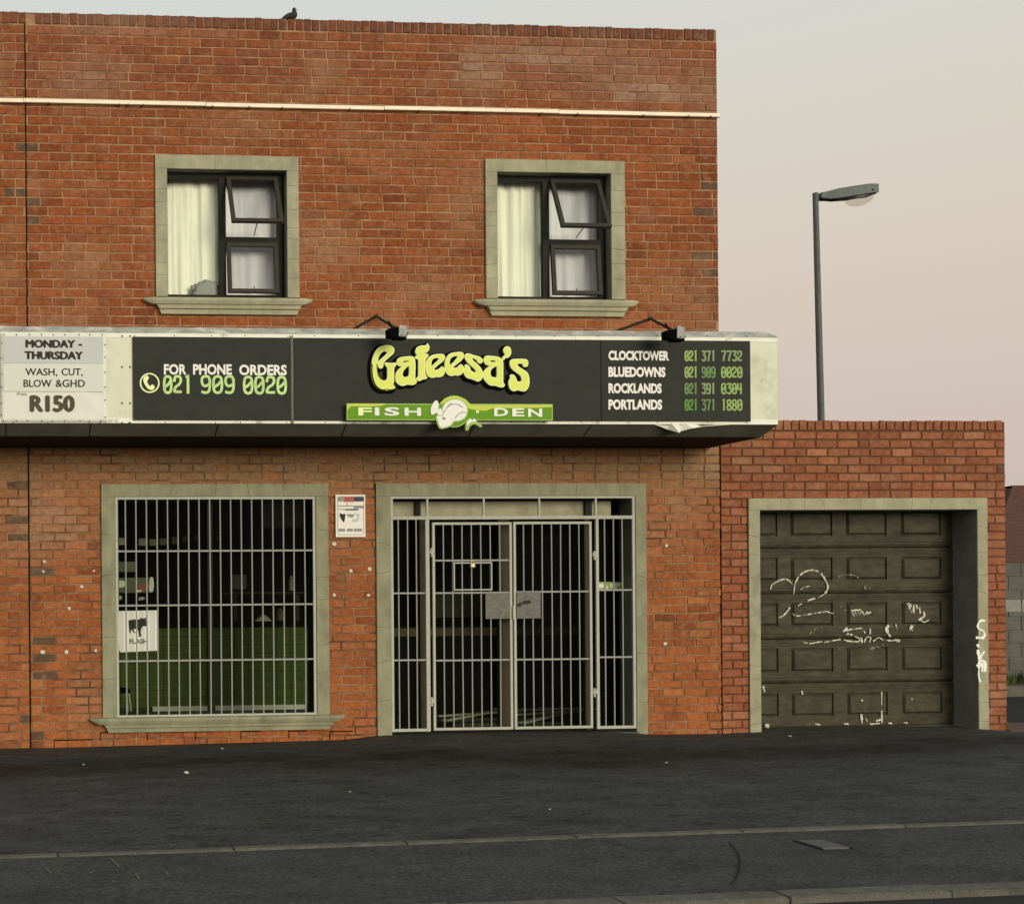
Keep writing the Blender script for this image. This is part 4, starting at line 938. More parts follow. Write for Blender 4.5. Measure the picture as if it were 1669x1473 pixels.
# big name
Z1 = (595, 550, 11.921); Z2 = (725, 550, 11.127)
LET = [
 (Z1, [(135,560),(150,420),(190,310),(250,215),(340,165),(460,155),(540,190),(565,250),(545,310),(480,370),(400,440),(355,500),(345,570),(310,598),(265,565),(248,500),(290,440),(370,370),(430,310),(425,275),(370,262),(310,300),(265,370),(240,470),(235,580),(245,680),(280,770),(340,818),(410,820),(440,790),(440,600),(420,560),(385,510),(410,492),(500,502),(590,495),(605,525),(575,570),(560,620),(560,880),(575,930),(600,970),(560,1010),(480,1022),(420,1012),(350,1022),(270,990),(200,920),(155,810),(135,680)], []),
 (Z1, [(620,470),(650,410),(740,380),(900,370),(950,400),(970,460),(975,600),(970,800),(1000,850),(985,890),(920,918),(820,910),(740,935),(670,915),(615,860),(598,780),(610,690),(660,620),(720,565),(670,550),(630,520)], [[(735,490),(760,455),(840,452),(845,470),(780,480)],[(730,720),(750,650),(800,590),(850,555),(860,640),(850,735),(800,765),(760,768)]]),
 (Z1, [(985,270),(1010,200),(1080,165),(1160,160),(1195,150),(1215,120),(1245,180),(1235,240),(1190,290),(1130,300),(1110,318),(1210,325),(1225,355),(1190,400),(1170,440),(1165,700),(1200,770),(1180,800),(1120,810),(1060,840),(1015,825),(1000,795),(1040,750),(1045,600),(1040,430),(1000,410),(975,380),(1020,350),(1000,320)], []),
 (Z1, [(1185,540),(1215,430),(1280,360),(1370,332),(1480,325),(1540,350),(1548,400),(1510,460),(1420,530),(1340,600),(1345,630),(1400,632),(1460,600),(1490,570),(1540,600),(1550,660),(1510,740),(1440,765),(1370,765),(1300,778),(1230,740),(1195,660)], [[(1290,540),(1300,450),(1350,405),(1430,402),(1410,450),(1340,510),(1300,560)]]),
 (Z2, [(5,480),(25,390),(80,310),(150,280),(290,268),(335,295),(335,360),(290,420),(200,490),(145,540),(160,556),(220,550),(265,510),(295,490),(335,530),(340,580),(310,650),(250,685),(180,680),(110,693),(50,660),(15,590)], [[(90,480),(100,400),(150,350),(220,335),(225,360),(180,420),(110,490)]]),
 (Z2, [(365,350),(380,305),(430,295),(520,325),(620,350),(680,395),(685,430),(655,465),(610,450),(580,400),(520,370),(490,380),(520,430),(590,490),(660,570),(685,640),(685,710),(650,770),(600,793),(540,770),(470,745),(400,725),(350,650),(345,600),(370,550),(365,510),(400,495),(450,540),(470,600),(530,635),(570,635),(565,590),(510,530),(440,470),(390,410)], []),
 (Z2, [(715,400),(735,345),(790,335),(900,345),(990,365),(1040,410),(1055,480),(1055,780),(1065,830),(1085,860),(1060,895),(990,895),(920,870),(830,865),(760,810),(710,740),(702,670),(725,600),(790,540),(830,515),(750,485),(720,440)], [[(815,430),(860,412),(920,425),(920,445),(860,445)],[(830,660),(840,590),(890,545),(940,525),(945,600),(940,715),(900,722),(850,705)]]),
 (Z2, [(1070,240),(1085,185),(1140,165),(1185,195),(1200,260),(1185,320),(1140,365),(1100,365),(1070,405),(1050,390),(1060,350),(1105,310),(1085,280)], []),
 (Z2, [(1185,470),(1195,420),(1250,395),(1450,395),(1500,425),(1510,470),(1490,520),(1450,530),(1420,500),(1410,470),(1330,470),(1310,490),(1350,540),(1430,590),(1500,650),(1528,740),(1530,830),(1510,910),(1460,965),(1400,970),(1320,950),(1250,970),(1190,930),(1165,850),(1170,780),(1195,730),(1185,690),(1220,675),(1260,690),(1290,740),(1310,790),(1350,808),(1395,790),(1400,740),(1370,680),(1290,620),(1210,550)], [])]
YT = YS-.05
for k, ((ox, oy, sc), pts, hs) in enumerate(LET):
    out = offset_loop(pxloop(pts, ox, oy, sc, YT, 3), .003); hl = [pxloop(h, ox, oy, sc, YT, 3) for h in hs]
    b = MB(); b.prism(out, [h[::-1] for h in hl], YT, .026); lo = b.build('letter', 'limepale', sp)
    b = MB(); b.prism(offset_loop(out, -.0085), [offset_loop(h, .006)[::-1] for h in hl], YT-.0015, .001); b.build('letter_face', 'lime', lo)
    b = MB(); g_ = offset_loop(out, .020); b.prism([(x-.013, z-.008) for x, z in g_], [], YL-.0005-.0004*k, .001); b.build('letter_shadow', 'black', sp)
# ---- fish den banner
Yb = YS-.075
fd_ = empty('fish_banner', (W(735, 700, Yb).x, Yb, W(735, 700, Yb).z), 'green Fish Den name banner with white fish emblem under the lime lettering', 'sign')
zc0, zc1 = W(735, 685, Yb).z, W(735, 658, Yb).z; c_ = W(740.5, 670.5, Yb); rr = 26.5*(ZD-1.07)/F; xA, xB = W(565, 671, Yb).x, W(901, 671, Yb).x
ang = [t*math.tau/64 for t in range(64)]
def banner_outline(g):
    z0_, z1_ = zc0-g, zc1+g; r_ = rr+g; a1 = math.asin((z1_-c_.z)/r_); a0 = math.asin((z0_-c_.z)/r_)
    pts = [(xB+g, z0_), (xB+g, z1_)]
    pts += [(c_.x+r_*math.cos(a1+(math.pi-2*a1)*k/24), c_.z+r_*math.sin(a1+(math.pi-2*a1)*k/24)) for k in range(25)]
    pts += [(xA-g, z1_), (xA-g, z0_)]
    pts += [(c_.x+r_*math.cos(math.pi-a0+(math.pi+2*a0)*k/24), c_.z+r_*math.sin(math.pi-a0+(math.pi+2*a0)*k/24)) for k in range(25)]
    return ccw(pts)
b = MB(); b.prism(banner_outline(0), [], Yb, .02); b.build('plate', 'greenpale', fd_)
b = MB(); b.prism(banner_outline(-.010), [], Yb-.002, .0015); b.build('face', 'green', fd_)
b = MB(); b.box(xA+.05, xB-.05, Yb+.02, YS-.022, zc0+.02, zc1-.02); b.build('spacer', 'black', fd_)
F4 = lambda pts, sub=3, y=Yb: pxloop(pts, 690, 635, 7.586, y, sub)
b = MB(); b.prism(F4([(545, 200), (600, 190), (1590, 190), (1590, 215), (1400, 225), (1000, 228), (880, 225), (760, 262), (640, 250), (560, 235)], 1), [], Yb-.0028, .0006)
b.prism(F4([(205, 165), (260, 110), (330, 85), (385, 80), (450, 88), (520, 120), (560, 160), (590, 190), (550, 230), (520, 190), (470, 140), (400, 115), (330, 125), (270, 160), (215, 180)], 1), [], Yb-.0034, .0006); b.build('yellow_band', 'yellow', fd_)
b = MB(); b.prism(pxloop([(95, 210), (700, 210), (620, 245), (400, 258), (160, 250), (120, 290), (95, 340)], 555, 635, 9.272, Yb, 1), [], Yb-.0028, .0006); b.build('yellow_corner', 'yellow', fd_)
def FI(a, b_, c, d): return RECT(555+a/9.272, 635+b_/9.272, 555+c/9.272, 635+d/9.272, Yb)
def FD(a, b_, c, d): return RECT(690+a/7.586, 635+b_/7.586, 690+c/7.586, 635+d/7.586, Yb)
for s_, r_ in (('F', FI(265, 272, 470, 392)), ('I', FI(515, 270, 582, 392)), ('S', FI(660, 268, 888, 395)), ('H', FI(965, 275, 1212, 396)), ('D', FD(873, 228, 1045, 328)), ('E', FD(1095, 232, 1245, 332)), ('N', FD(1290, 235, 1465, 338))):
    text('lettering', s_, r_, Yb-.007, 'limepale' if s_ in 'F' else 'white', fd_, bold=.028 if s_ != 'I' else .0, th=.004)
fishb = [(230,250),(260,180),(330,135),(420,125),(490,160),(530,220),(530,290),(500,350),(430,385),(370,390),(330,440),(240,470),(200,460),(175,390),(160,340),(190,325),(230,330),(245,290)]
out = F4(fishb); b = MB(); b.prism(offset_loop(out, .012), [], Yb-.008, .007); b.build('emblem_edge', 'greenpale', fd_)
b = MB(); b.prism(out, [], Yb-.012, .0035); b.build('fish_emblem', 'white', fd_)
b = MB(); b.prism(F4([(90,220),(140,140),(175,150),(185,210),(165,280),(110,310),(90,300)]), [], Yb-.011, .004); b.prism(F4([(160,290),(200,230),(235,280),(230,315),(190,315)]), [], Yb-.0105, .004); b.build('fish_tail', 'white', fd_)
b = MB(); b.prism(F4([(225,350),(245,342),(268,352),(262,372),(240,374)]), [], Yb-.0145, .002)
for k, st in enumerate((((245, 285), (290, 220), (350, 180), (420, 185), (480, 220)), ((390, 350), (420, 310), (470, 280), (520, 285)), ((300, 205), (330, 175), (350, 178)))):
    b.ribbon([(W(690+x/7.586, 635+y/7.586, Yb).x, W(690+x/7.586, 635+y/7.586, Yb).z) for x, y in st], .007, Yb-.0142-.0003*k, .0015)
b.build('fish_lines', 'greyp', fd_)
b = MB(); L = F4([(520,500),(520,420),(540,380),(575,350),(600,375),(620,350),(660,400),(680,410),(725,450),(700,465),(640,430),(590,440),(560,480),(550,505)], 2); b.prism(L, [], Yb-.008, .03); b.build('crab_edge', 'greenpale', fd_)
b = MB(); b.prism(F4([(530,420),(545,385),(578,358),(600,382),(622,358),(655,400),(600,400),(560,420),(540,450)], 2), [], Yb-.0115, .003); b.build('crab_emblem', 'white', fd_)
b = MB(); b.prism(F4([(650,265),(665,255),(685,270),(678,290),(655,290)]), [], Yb-.0045, .001); b.build('dot', 'limepale', fd_)

# ---- white price banner
YP2 = YS-.012
bn = empty('price_banner', (W(88, 690, YP2).x, YP2, W(88, 690, YP2).z), 'white hair salon price banner reading Monday to Thursday R150, left on the canopy front', 'banner')
r_ = RECT(1, 543, 174, 688, YP2); b = MB(); nx, nz = 30, 24
for i in range(nx+1):
    for j in range(nz+1):
        u, v = i/nx, j/nz; wr = .0045*mnoise.noise(Vector((u*6+v*3, v*3, 7)))*(1.2-v)+.004*math.exp(-((u+v*.9-1.05)/.03)**2)*(v < .35)
        b.v.append(Vector((r_[0]+(r_[1]-r_[0])*u, YP2-wr, r_[2]+(r_[3]-r_[2])*v)))
for i in range(nx):
    for j in range(nz): a = i*(nz+1)+j; b.f.append((a, a+nz+1, a+nz+2, a+1))
o = b.build('sheet', 'banner', bn, smooth=True); so_ = o.modifiers.new('s', 'SOLIDIFY'); so_.thickness = .002; so_.offset = -1 
RB = lambda a, b_, c, d: RECT(a/7.586, 540+b_/7.586, c/7.586, 540+d/7.586, YP2)
q_ = RB(40, 65, 1275, 395); box('grey_panel', 'banner_grey', bn, q_[0], q_[1], YP2-.0075, YP2-.0065, q_[2], q_[3])
q_ = RB(40, 398, 1275, 745); box('pale_panel', 'banner_pale', bn, q_[0], q_[1], YP2-.0073, YP2-.0063, q_[2], q_[3])
YI = YP2-.0095
for s_, rr_, bo, mm in (('MONDAY', (322, 112, 921, 203), .007, 'ink'), ('-', (972, 160, 1012, 180), .002, 'ink'), ('THURSDAY', (309, 254, 1016, 346), .007, 'ink'), ('WASH,', (315, 460, 705, 560), .002, 'ink'), ('CUT,', (762, 460, 1020, 560), .002, 'ink'),
        ('BLOW', (292, 600, 635, 690), .002, 'ink'), ('&GHD', (688, 600, 1048, 690), .002, 'ink'), ('R150', (383, 798, 910, 989), .011, 'ink2'), ('From', (215, 752, 330, 790), .0, 'greyp')):
    text('lettering', s_, RB(*rr_), YI, mm, bn, fat=bo, th=.002)
b = MB()
for k in range(9):
    for (px, py) in ((8+k*20, 545.5), (8+k*20, 686)):
        p = W(px+random.uniform(-3, 3), py, YP2-.004); b = MB(); b.tube([(p.x, YP2+.002, p.z), (p.x, YP2-.0105, p.z)], .0055, 6); b.build('rivet', 'crack', bn)
for k in range(6):
    for px in (2.5, 171.5): p = W(px, 562+k*23+random.uniform(-3, 3), YP2); b = MB(); b.tube([(p.x, YP2+.002, p.z), (p.x, YP2-.0105, p.z)], .0055, 6); b.build('rivet', 'crack', bn)

# ---- two floodlights on bent arms
def flood(pts, hx, hy, label, tilt):
    ys = (-.62, -.85, -1.22)
    base = W(pts[0][0], pts[0][1], ys[0]); o = empty('floodlight', base, label, 'floodlight', 'floodlights on bent arms over the canopy sign')
    P = [W(a, c, y) for (a, c), y in zip(pts, ys)]; P[0].z = ztt-.02
    b = MB(); b.tube(P, .014, 8); b.build('arm', 'sash', o)
    b = MB(); q = P[1]; b.tube([q+Vector((0, -.02, 0)), q+Vector((0, .02, 0))], .019, 8); b.build('arm_joint', 'crack', o)
    h = W(hx, hy, -1.25); 
    def hull(pts_): 
        bm = bmesh.new(); 
        for p in pts_: bm.verts.new(p)
        bmesh.ops.convex_hull(bm, input=bm.verts[:]); bb = MB(); bb.bm(bm); return bb
    # lamp body: tapered box; pale face plate on the right, dark hood on the left
    s_ = .046; X, Y, Z = h.x, h.y, h.z
    hull([Vector((X-2.1*s_, Y+dy, Z+dz)) for dy, dz in ((-.05, .03), (.05, .035), (-.045, -.035), (.045, -.04))]+[Vector((X-.25*s_, Y+dy, Z+dz)) for dy, dz in ((-.06, .045), (.05, .045), (-.06, -.055), (.045, -.05))]).build('hood', 'black', o)
    hull([Vector((X-.22*s_, Y-.062, Z-.04)), Vector((X-.05*s_, Y-.062, Z+.06+tilt)), Vector((X+1.35*s_, Y-.06, Z+.055)), Vector((X+1.5*s_, Y-.06, Z-.045)), Vector((X-.22*s_, Y+.02, Z-.055)), Vector((X-.05*s_, Y+.02, Z+.055+tilt)), Vector((X+1.35*s_, Y+.03, Z+.05)), Vector((X+1.5*s_, Y+.03, Z-.045))]).build('housing', 'flashing', o)
    b = MB(); b.box(X-1.1*s_, X+1.3*s_, Y-.07, Y+.02, Z-.066, Z-.044, .005); b.build('visor', 'black', o)
    b = MB(); b.tube([Vector((X-1.2*s_, Y, Z+.05)), Vector((X-1.6*s_, Y+.02, Z+.11))], .008, 6); b.build('bracket', 'black', o)
    b = MB(); b.tube([Vector((X+1.5*s_, Y-.01, Z+.0)), Vector((X+1.95*s_, Y-.01, Z-.01))], .016, 8); b.build('knob', 'sash', o)
    for dx in (.15, 1.1): b = MB(); b.tube([Vector((X+dx*s_, Y-.084, Z-.035)), Vector((X+dx*s_, Y-.09, Z-.035))], .007, 6); b.build('screw', 'ink', o)
flood([(553, 536), (613, 515.5), (650, 538)], 648, 543, 'rusty floodlight on a bent arm above the big lime lettering', .0)
flood([(968, 538), (1060, 519.5), (1101, 541)], 1099, 546, 'rusty floodlight on a bent arm above the list of branch numbers', .012)

# ================================================================== GARAGE
GX0 = XR+.003; GX1 = W(1638.5, 900).x; GZT = W(1450, 685.5).z; GDEP = 6.0
ga = empty('garage', ((GX0+GX1)/2, 0, 0), 'single-storey red brick garage with olive panelled door beside the shop', 'garage')
GO = RECT(1219, 812, 1607, 1190); GI = RECT(1237, 830.5, 1591, 1190)
w_ = MB(); holes_wall(w_, GX0, GX1, ZB, GZT-.01, 0., .30, [(GI[0], GI[1], ZB-.1, GI[3])]); w_.build('wall', 'mortar_dark', ga)
bd = MB(); bd.box(GX1-.22, GX1, .30, GDEP, ZB, GZT-.02); bd.box(GX0, GX1-.22, GDEP-.22, GDEP, ZB, GZT-.02); bd.build('side_wall', 'sidebrick', ga)
box('roof', 'roofdk', ga, GX0, GX1-.22, .30, GDEP-.22, GZT-.4, GZT-.25)
PGd = [P2(1630, 770, .1, .06, .8, (.09, .06, .045)), P2(1200, 1000, .15, 1.2, .35, (.36, .10, .04)), P2(1620, 1050, .15, .8, .3, (.36, .11, .045))]
bricks('brickwork', 'brick', ga, GX0+.004, GX1, -.2, GZT, .0868, .230, [(GI[0]-.06, GI[1]+.06, -1, GI[3]+.06)], PG, y=-.0005, patches=PGd, soldier=.105, joint=.012)
jg = MB(); jg.box(GX0-.006, GX0+.004, -.0065, -.0005, ZB, GZT-.01); jg.build('joint', 'black', ga)
surround(ga, GO[0], GO[1], GI[0], GI[1], -.1, GI[3], GO[3], nh=9, nv=11, bottom=-.12)
YD = .30
rv = MB(); rv.box(GI[1]-.004, GI[1]+.001, -.02, YD+.1, -.1, GI[3]); rv.box(GI[0]-.001, GI[0]+.004, -.02, YD+.1, -.1, GI[3]); rv.box(GI[0], GI[1], -.02, YD+.1, GI[3]-.004, GI[3]+.001); rv.build('reveal', 'plaster_dk', ga)
# sectional door
cols = [(1199, 1268), (1289.5, 1357.5), (1380, 1446), (1469.5, 1534.5)]; rows_ = [(833, 873), (907.5, 945), (981.5, 1019), (1054.5, 1093.5), (1128, 1165)]
cx_ = [(W(a, 1000, YD).x, W(c, 1000, YD).x) for a, c in cols]; rz_ = [(W(1410, d, YD).z, W(1410, a, YD).z) for a, d in rows_]
seams_px = [892, 966, 1040, 1111]; sz = [W(1410, s_, YD).z for s_ in seams_px]; zbot = W(1410, 1184.5, YD).z
dr = bpy.data.objects.new('garage_door', None); COL.objects.link(dr); dr.parent = ga; dr.location = Vector(((GI[0]+GI[1])/2, YD, zbot))-wloc(ga)
levels = [GI[3]+.15]+sz+[zbot]
for k in range(5):
    b = MB(); zt_, zb_ = levels[k]-.004, levels[k+1]+.004
    hs = [(a, c, rz_[k][0], rz_[k][1]) for a, c in cx_]
    x0_, x1_ = GI[0]-.05, GI[1]+.05
    # rounded section edges
    yF = YD
    xs = sorted({x0_, x1_, *[v for h in hs for v in h[:2]]}); zs_ = sorted({zb_+.02, zt_-.02, hs[0][2], hs[0][3]})
    for i in range(len(xs)-1):
        for j in range(len(zs_)-1):
            a, c, d, e = xs[i], xs[i+1], zs_[j], zs_[j+1]
            if any(h[0]-1e-6 < (a+c)/2 < h[1] and h[2] < (d+e)/2 < h[3] for h in hs): continue
            b.quad((a, yF, d), (c, yF, d), (c, yF, e), (a, yF, e))
    for za, ya, zb2, yb2 in ((zt_-.02, yF, zt_, yF+.014), (zb_+.02, yF, zb_, yF+.014)):
        if za > zb2: b.quad((x0_, yb2, zb2), (x1_, yb2, zb2), (x1_, ya, za), (x0_, ya, za))
        else: b.quad((x0_, ya, za), (x1_, ya, za), (x1_, yb2, zb2), (x0_, yb2, zb2))
    # pressed grooves along the section
    for h in hs:
        ringz = [(0, 0), (.004, .016), (.010, .017), (.032, -.009)]
        for (i0, d0), (i1, d1) in zip(ringz, ringz[1:]):
            A = [(h[0]+i0, h[2]+i0), (h[1]-i0, h[2]+i0), (h[1]-i0, h[3]-i0), (h[0]+i0, h[3]-i0)]; B = [(h[0]+i1, h[2]+i1), (h[1]-i1, h[2]+i1), (h[1]-i1, h[3]-i1), (h[0]+i1, h[3]-i1)]
            for q in range(4): a, c = A[q], A[(q+1) % 4]; d, e = B[(q+1) % 4], B[q]; b.quad((a[0], yF+d0, a[1]), (c[0], yF+d0, c[1]), (d[0], yF+d1, d[1]), (e[0], yF+d1, e[1]))
        i1 = .032; y7 = yF-.009; b.quad((h[0]+i1, y7, h[2]+i1), (h[1]-i1, y7, h[2]+i1), (h[1]-i1, y7, h[3]-i1), (h[0]+i1, y7, h[3]-i1))
    b.build('door_section', 'gdoor', dr)
    if k < 4:
        g_ = MB(); 
        for dz_ in (.062, .036, -.036, -.062): g_.box(x0_, x1_, YD-.008, YD+.001, levels[k+1]+dz_-.007, levels[k+1]+dz_+.007, .004)
        g_.build('pressed_rib', 'gdoor', dr)
box('back_sheet', 'black', dr, GI[0]-.05, GI[1]+.05, YD+.02, YD+.03, zbot, levels[0])
box('bottom_rail', 'plate', dr, GI[0], GI[1], YD-.01, YD+.012, zbot-.012, zbot+.008, .002)
def strokes(name, lst, ox, oy, sc, y, m, parent):
    for k, (wpx, pts) in enumerate(lst):
        b = MB()
        P = [(W(ox+a/sc, oy+c/sc, y).x, W(ox+a/sc, oy+c/sc, y).z) for a, c in pts]; P = smooth_line(P, 4)
        wv = wpx*.0062; ws = [wv*1.7*(.55+.75*abs(mnoise.noise(Vector((p[0]*34, p[1]*34, k))))*2) for p in P]
        b.ribbon(P, ws, y-.0003*(k % 6), .001); b.build(name, m, parent)
ga1 = [(1.6, [(85,260),(95,225),(150,190),(205,175),(240,190),(265,215)]), (1.2, [(290,215),(285,260),(280,300)]), (1.7, [(295,205),(325,150),(380,110),(440,98),(490,110)]), (1.6, [(515,130),(530,150),(560,205),(570,250),(545,295),(490,330)]), (1.9, [(460,338),(420,350),(400,358)]),
 (1.8, [(345,385),(320,400)]), (2.0, [(245,420),(220,455),(190,485),(150,505)]), (1.7, [(270,465),(300,488),(380,478),(470,462)]), (1.4, [(490,460),(560,450),(590,462),(620,465)]), (1.1, [(340,262),(370,245),(410,235)]),
 (1.6, [(775,440),(790,485)]), (1.2, [(765,440),(850,436)]), (1.2, [(800,450),(812,478)]), (1.2, [(830,445),(838,475),(862,450),(880,478),(905,448)]), (2.2, [(900,468),(935,455)]),
 (4.5, [(1262,390),(1270,420),(1285,435)]), (1.8, [(1300,392),(1303,462)]), (2., [(1322,395),(1330,425)]), (2.0, [(1350,412),(1355,462)]), (2.4, [(1385,452),(1390,488),(1345,520)]), (1.3, [(1345,515),(1390,540),(1430,520)]),
 (2.6, [(1085,572),(1070,592),(1078,630),(1100,660)]), (1.4, [(1105,558),(1122,582)]), (1.4, [(1148,560),(1156,602)]), (3.0, [(1290,570),(1280,585)]), (1.4, [(1280,580),(1258,612)]), (1.5, [(1270,590),(1290,612)]),
 (1.4, [(365,712),(420,722),(470,712),(520,705)]), (1.3, [(540,712),(600,700),(680,685)]), (1.5, [(710,690),(750,702),(830,705),(835,680),(800,662)]), (2.2, [(855,672),(862,712)]), (1.4, [(880,712),(900,668),(935,672),(925,708)]), (1.2, [(960,700),(1000,672),(1040,690),(1080,695)]), (1.5, [(1085,697),(1180,695)]), (2.4, [(1140,690),(1175,705)]),
 (3., [(700,618),(730,602)]), (1.8, [(750,605),(800,598),(860,590)]), (1.3, [(870,596),(885,630)]), (1.8, [(930,600),(930,642)]), (2.4, [(732,640),(745,640)]), (2.4, [(762,644),(775,648)])]
strokes('scribble', ga1, 1240, 910, 5.216, YD-.0145, 'chalk', dr)
ga2 = [(2.2, [(660,155),(700,140),(760,135)]), (1.6, [(760,135),(800,145),(830,165)]), (2.0, [(420,640),(450,605),(515,580)]), (2.5, [(680,410),(720,440)]), (4, [(885,245),(925,240)]), (2.2, [(930,770),(1040,735)])]
strokes('faded_scribble', ga2, 1240, 910, 5.216, YD-.0125, 'chalk2', dr)
ga3 = [(2.2, [(678,1345),(682,1385)]), (1.6, [(700,1365),(715,1388),(760,1385)]), (1.8, [(770,1330),(772,1385)]), (1.6, [(745,1375),(765,1368)]), (1.0, [(770,1245),(770,1300)]), (1.6, [(680,1280),(684,1284)]), (2.5, [(235,1222),(238,1242)]), (1, [(408,1240),(412,1252)]), (2, [(905,1275),(910,1278)]), (3, [(245,1395),(255,1397)]), (1.5, [(470,1388),(490,1392)]), (1.5, [(800,1384),(815,1386)]), (1.5, [(870,1382),(885,1384)]), (1.5, [(600,1388),(620,1388)])]
strokes('paint_drips', ga3, 1160, 680, 2.78, YD-.013, 'chalk', dr)
sg = [(1.9, [(212,822),(190,822),(176,845),(182,866),(204,876),(212,895),(205,912),(170,912)]), (2.8, [(176,952),(180,960)]), (2.4, [(176,980),(182,1010),(186,1050),(176,1062)]), (2.2, [(210,985),(192,1012),(186,1030),(212,1042),(214,1090)]), (2, [(196,1045),(200,1090)]), (1.1, [(184,1060),(180,1110),(188,1145)])]
strokes('graffiti_letters', [(a*1.3, b_) for a, b_ in sg], 1540, 760, 3.271, -.0335, 'whitepaint', ga)

# ================================================================== STREET LAMP behind the garage
YLm = 7.0; sc_ = (ZD+YLm)/F
tp = W(1329, 315, YLm); bt = W(1338.5, 690, YLm); dv = (bt-tp)/(tp.z-bt.z); basep = tp+dv*(tp.z+.1)
lp = empty('street_lamp', (basep.x, YLm, -.1), 'tall grey street lamp rising behind the brick garage', 'street lamp')
b = MB(); b.tube([basep, basep+(tp-basep)*.15, bt, tp+Vector((0, 0, -.02)), tp], [.085, .07, .052, .043, .043], 16); b.build('pole', 'pole', lp, smooth=False)
Lp = lambda a, c: W(1310+a/11.92, 290+c/11.92, YLm)
hs = [(310, 300, 400), (400, 285, 432), (600, 240, 430), (900, 205, 395), (1150, 168, 355), (1330, 170, 335), (1350, 235, 325)]
b = MB(); ring_i = []
for a, t_, u_ in hs:
    top, bot = Lp(a, t_), Lp(a, u_); wv = .05 if a < 420 else (.10 if a < 700 else .15)
    if a > 1340: wv = .09
    i = len(b.v); ring_i.append(i)
    for k in range(12):
        an = k*math.tau/12; cz = (top.z+bot.z)/2+(top.z-bot.z)/2*max(-1, min(1, 1.9*math.sin(an))); b.v.append(Vector((top.x, YLm+wv*max(-1, min(1, 1.9*math.cos(an))), cz)))
for q in range(len(ring_i)-1):
    for k in range(12): b.f.append((ring_i[q]+k, ring_i[q+1]+k, ring_i[q+1]+(k+1) % 12, ring_i[q]+(k+1) % 12))
b.f.append(tuple(ring_i[0]+k for k in range(12))); b.f.append(tuple(ring_i[-1]+k for k in reversed(range(12)))); hd = b.build('lamp_head', 'lamphouse', lp)
b = MB(); p, q = Lp(320, 385), Lp(640, 440); b.box(p.x, q.x, YLm-.06, YLm+.06, q.z-.0, p.z-.02, .01); b.build('spigot', 'winframe', lp)
b = MB(); A, B = Lp(800, 415), Lp(1350, 338); c_ = (A+B)/2; rx = (B.x-A.x)/2; dpt = (c_.z-Lp(1070, 548).z)
tl = math.atan2(B.z-A.z, B.x-A.x)
for j in range(9):
    ph_ = j/8*math.pi/2
    for k in range(20):
        an = k*math.tau/20; x = rx*math.cos(ph_)*math.cos(an); y = .13*math.cos(ph_)*math.sin(an); z = -dpt*math.sin(ph_)
        b.v.append(Vector((c_.x+x*math.cos(tl)-z*math.sin(tl)*.3, YLm+y, c_.z+x*math.sin(tl)+z)))
for j in range(8):
    for k in range(20): b.f.append((j*20+k, j*20+(k+1) % 20, (j+1)*20+(k+1) % 20, (j+1)*20+k))
b.build('bowl', 'lampglass', lp, smooth=True)
b = MB(); b.tube([Lp(1350, 315)-Vector((.02, 0, 0)), Lp(1392, 308)], .012, 6); b.build('catch', 'winframe', lp)
b = MB(); b.tube([Lp(1215, 290)+Vector((0, -.155, 0)), Lp(1215, 290)+Vector((0, -.13, 0))], .018, 8); b.build('bolt', 'winframe', lp)

# ================================================================== PIGEON on the parapet
YPg = .09; PX = lambda a, c: W(440+a/20.86, c/20.86+(ZT-W(470, 34.5, YPg).z)*0, YPg)
zt_par = ZT+.016; s0 = PX(600, 720).z; dzp = zt_par-s0
pg = empty('pigeon', (PX(650, 700).x, YPg, zt_par), 'dark grey pigeon perched on the roof edge of the shop building', 'bird')
# spine from tail to head, lofted as one body: (px, py, half-height px, half-width m)
sp_pts = [(395, 690, 14, .012), (420, 625, 42, .022), (480, 610, 75, .034), (570, 575, 118, .047), (680, 560, 138, .056), (790, 530, 140, .056), (850, 490, 110, .046), (838, 420, 74, .034), (815, 365, 60, .027), (812, 310, 66, .030), (822, 275, 52, .025), (835, 248, 20, .010)]
b = MB(); idx = []; n_ = 16; P3 = [PX(a, c)+Vector((0, 0, dzp)) for a, c, _, _ in sp_pts]
for k, (a, c, hh, hw) in enumerate(sp_pts):
    t = (P3[min(k+1, len(P3)-1)]-P3[max(k-1, 0)]).normalized(); t.y = 0; up = Vector((-t.z, 0, t.x)); r_ = hh/20.86*ZD/F; i = len(b.v); idx.append(i)
    for j in range(n_): an = j*math.tau/n_; b.v.append(P3[k]+up*r_*math.sin(an)+Vector((0, hw*math.cos(an), 0)))
for q in range(len(idx)-1):
    for j in range(n_): b.f.append((idx[q]+j, idx[q]+(j+1) % n_, idx[q+1]+(j+1) % n_, idx[q+1]+j))
b.f.append(tuple(idx[0]+j for j in range(n_))); b.f.append(tuple(idx[-1]+j for j in reversed(range(n_))))
o = b.build('body', 'bird', pg, smooth=True); ss_ = o.modifiers.new('s', 'SUBSURF'); ss_.levels = ss_.render_levels = 1
b = MB(); q = PX(885, 305)+Vector((0, 0, dzp)); b.tube([q-Vector((.006, 0, 0)), q+Vector((.006, -.004, -.003)), q+Vector((.013, -.006, -.007))], [.005, .0035, .001], 8); b.build('beak', 'ink', pg)
